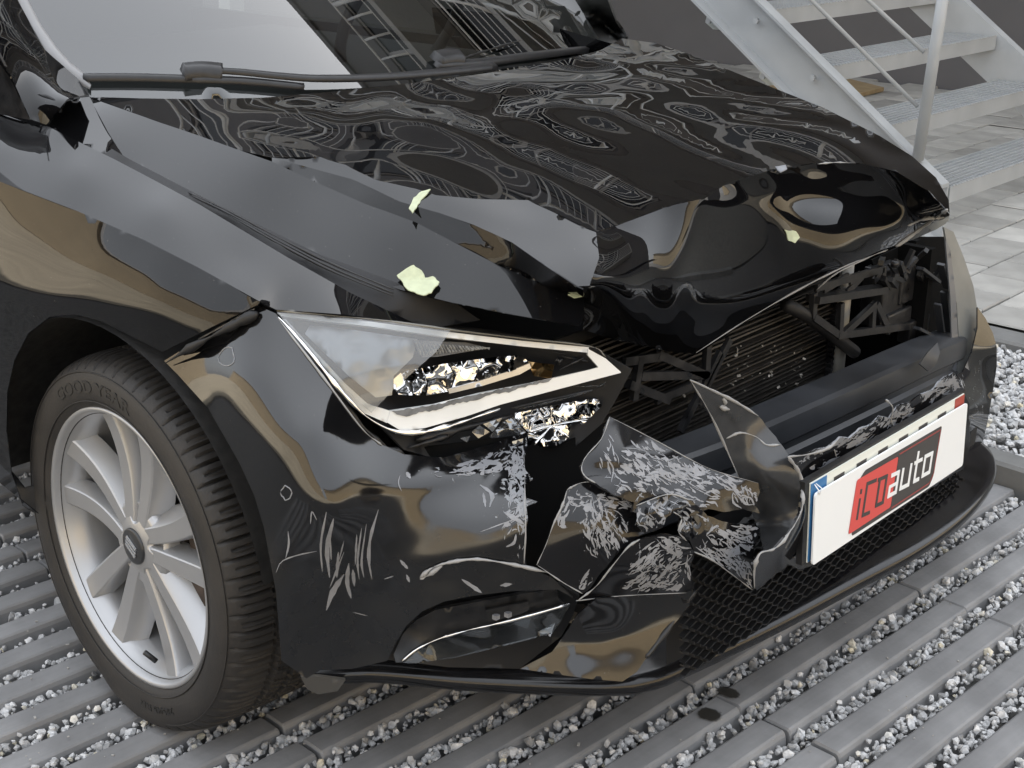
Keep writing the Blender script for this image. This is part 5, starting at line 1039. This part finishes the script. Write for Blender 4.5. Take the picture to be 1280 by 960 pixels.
def spoke(base, side):
    """one arm of a split pair: a flat-topped bar that widens to the rim, one flank bevelled wide"""
    m = MB(); rr = np.linspace(.040, .2225, 14); G = []
    for i, r in enumerate(rr):
        t = (r-.04)/.1825; c = side*(.0165+.037*t**1.15); w = .0140+.0050*t; tw = -.006*math.sin(t*3.14)
        s = -.016-.006*math.sin(t*2.6)+.010*t**4; lo = s-.042+.012*t
        inn, out = (.006, .020) if side > 0 else (.006, .012)
        pts = [(c-side*(w+inn), lo), (c-side*(w+.002), s-.006), (c-side*w, s-.0015), (c-side*(w-.002), s), (c+side*(w-.003), s), (c+side*w, s-.002), (c+side*(w+out*(.45+.55*t)), s-.016-.008*t), (c+side*(w+out+.002), lo)]
        row = []
        for tt, ss in pts:
            tt += tw; rad = math.hypot(r, tt) if i == len(rr)-1 else r
            row.append((r*math.cos(base)-tt*math.sin(base), -ss, r*math.sin(base)+tt*math.cos(base)))
        G.append(row)
    m.grid(G); m.f += [tuple(range(8)), tuple(13*8+i for i in range(8))[::-1]]
    o = m.build('spoke', ALU, wh, True); o.data.set_sharp_from_angle(angle=math.radians(25)); return o
BASES = [math.radians(90-72*k) for k in range(5)]
for b0 in BASES:
    for sd_ in (-1, 1): spoke(b0, sd_)
m = MB(); hp = [(.0, -.012), (.032, -.012), (.040, -.014), (.050, -.017), (.066, -.0195), (.074, -.026), (.078, -.05)]
# hub with five bolt pockets
G = []; NAH = 160
for i in range(NAH):
    a = 2*math.pi*i/NAH; row = []
    for r, s in hp:
        for b0 in BASES:
            d = math.hypot(r*math.cos(a)-.056*math.cos(b0), r*math.sin(a)-.056*math.sin(b0))
            if d < .0135: s = s-.026
        row.append(wp(r, a, s))
    G.append(row)
hp2 = []
m = MB(); rr = np.unique(np.concatenate([np.linspace(.0, .078, 34)])); sv = np.interp(rr, [h[0] for h in hp], [h[1] for h in hp]); G = []
for i in range(NAH):
    a = 2*math.pi*i/NAH; row = []
    for r, s in zip(rr, sv):
        d = min(math.hypot(r*math.cos(a)-.056*math.cos(b0), r*math.sin(a)-.056*math.sin(b0)) for b0 in BASES)
        row.append(wp(r, a, s-.026*min(1, max(0, (.0145-d)/.0022))))
    G.append(row)
m.grid(G, True); m.build('hub', ALU, wh, True)
BOLT = mat('wheel_bolt', (.20, .20, .20), .35, metal=.8)
for b0 in BASES: m = MB(); c = np.array(wp(.056, b0, -.043)); m.tube([c, c+np.array([0, -.012, 0])], .0085, 6); m.build('wheel_bolt', BOLT, wh)
CAPD = mat('cap_dark', (.028, .029, .031), .3); CAPL = mat('cap_silver', (.62, .63, .64), .22, metal=.7)
m = MB(); m.grid([[wp(r, a, s) for r, s in ((.031, -.013), (.0305, -.0085), (.028, -.0075), (0, -.0068))] for a in np.linspace(0, 2*math.pi, 49)[:-1]], True); m.build('hub_cap', CAPD, wh, True)
tl = math.radians(-12)
def emb(poly, name='emblem_bar'):
    c, s = math.cos(tl), math.sin(tl); m = MB(); m.prism([(x*c-z*s, .0062, x*s+z*c) for x, z in poly], (0, -.0022, 0)); m.build(name, CAPL, wh)
# the stylised slashed letter on the cap
emb([(-.015, .010), (-.013, .0155), (.015, .0060), (.015, .0015)]); emb([(-.015, .0035), (-.0145, .0075), (.0145, -.0015), (.0145, -.0055)]); emb([(-.015, -.0025), (-.015, .001), (.0145, -.008), (.013, -.0135), (-.013, -.0045)])
m = MB(); m.tube([wp(.198, math.radians(-78), -.010), wp(.178, math.radians(-80), .004)], .0045, 10); m.build('valve', WB, wh, True)
m = MB(); m.grid([[wp(r, a, s) for r, s in ((.075, -.085), (.078, -.072), (.142, -.072), (.142, -.094), (.075, -.094))] for a in ang[:-1]], True); m.build('brake_disc', STEEL, wh, True)
m = MB(); m.grid([[wp(r, a, s) for r, s in ((.03, -.04), (.074, -.045), (.076, -.085))] for a in ang[:-1]], True); m.build('disc_hat', CARRED, wh, True)
m = MB(); G = []
for a in np.radians(np.linspace(-30, 42, 12)): G.append([wp(.100, a, -.060), wp(.105, a, -.052), (wp(.150, a, -.052)), wp(.160, a, -.062), wp(.160, a, -.12)])
m.grid(G); m.build('brake_caliper', CARRED, wh, True)
m = MB(); m.tube([(0, .09, 0), (0, .55, 0)], .035, 10); m.box((0, .2, 0), (.12, .10, .2)); m.build('hub_carrier', DARK, wh)
# leg behind the wheel: mud flap edge and jack tab under the bumper corner
sheet('mud_flap', [(14, 590), (30, 610), (48, 606), (53, 630), (50, 642), (40, 640), (28, 632)], Surf([(14, 590, 'y', -.885), (48, 606, 'y', -.86), (50, 642, 'y', -.86), (28, 632, 'y', -.88)]), PLASTIC, car, 8, .004)
sheet('corner_flap', [(376, 846), (400, 846), (432, 850), (422, 864), (398, 868), (384, 862)], Surf([(376, 846, 'y', -.845), (432, 850, 'y', -.78), (398, 868, 'y', -.80), (422, 864, 'y', -.78)]), mat('grey_flap', (.09, .09, .088), .6), car, 7, .004)

sheet('guide_scuff', [(490, 514), (520, 510), (545, 506), (600, 492), (650, 482), (690, 473), (686, 477), (660, 482), (640, 489), (612, 494), (600, 499), (575, 504), (560, 507), (545, 513), (528, 515), (512, 520), (500, 519)], deep(.0025), mat('scuffed_guide', (.13, .135, .14), .5, noise=.4, nscale=60), hl, 4, .0012, jag=1.2)
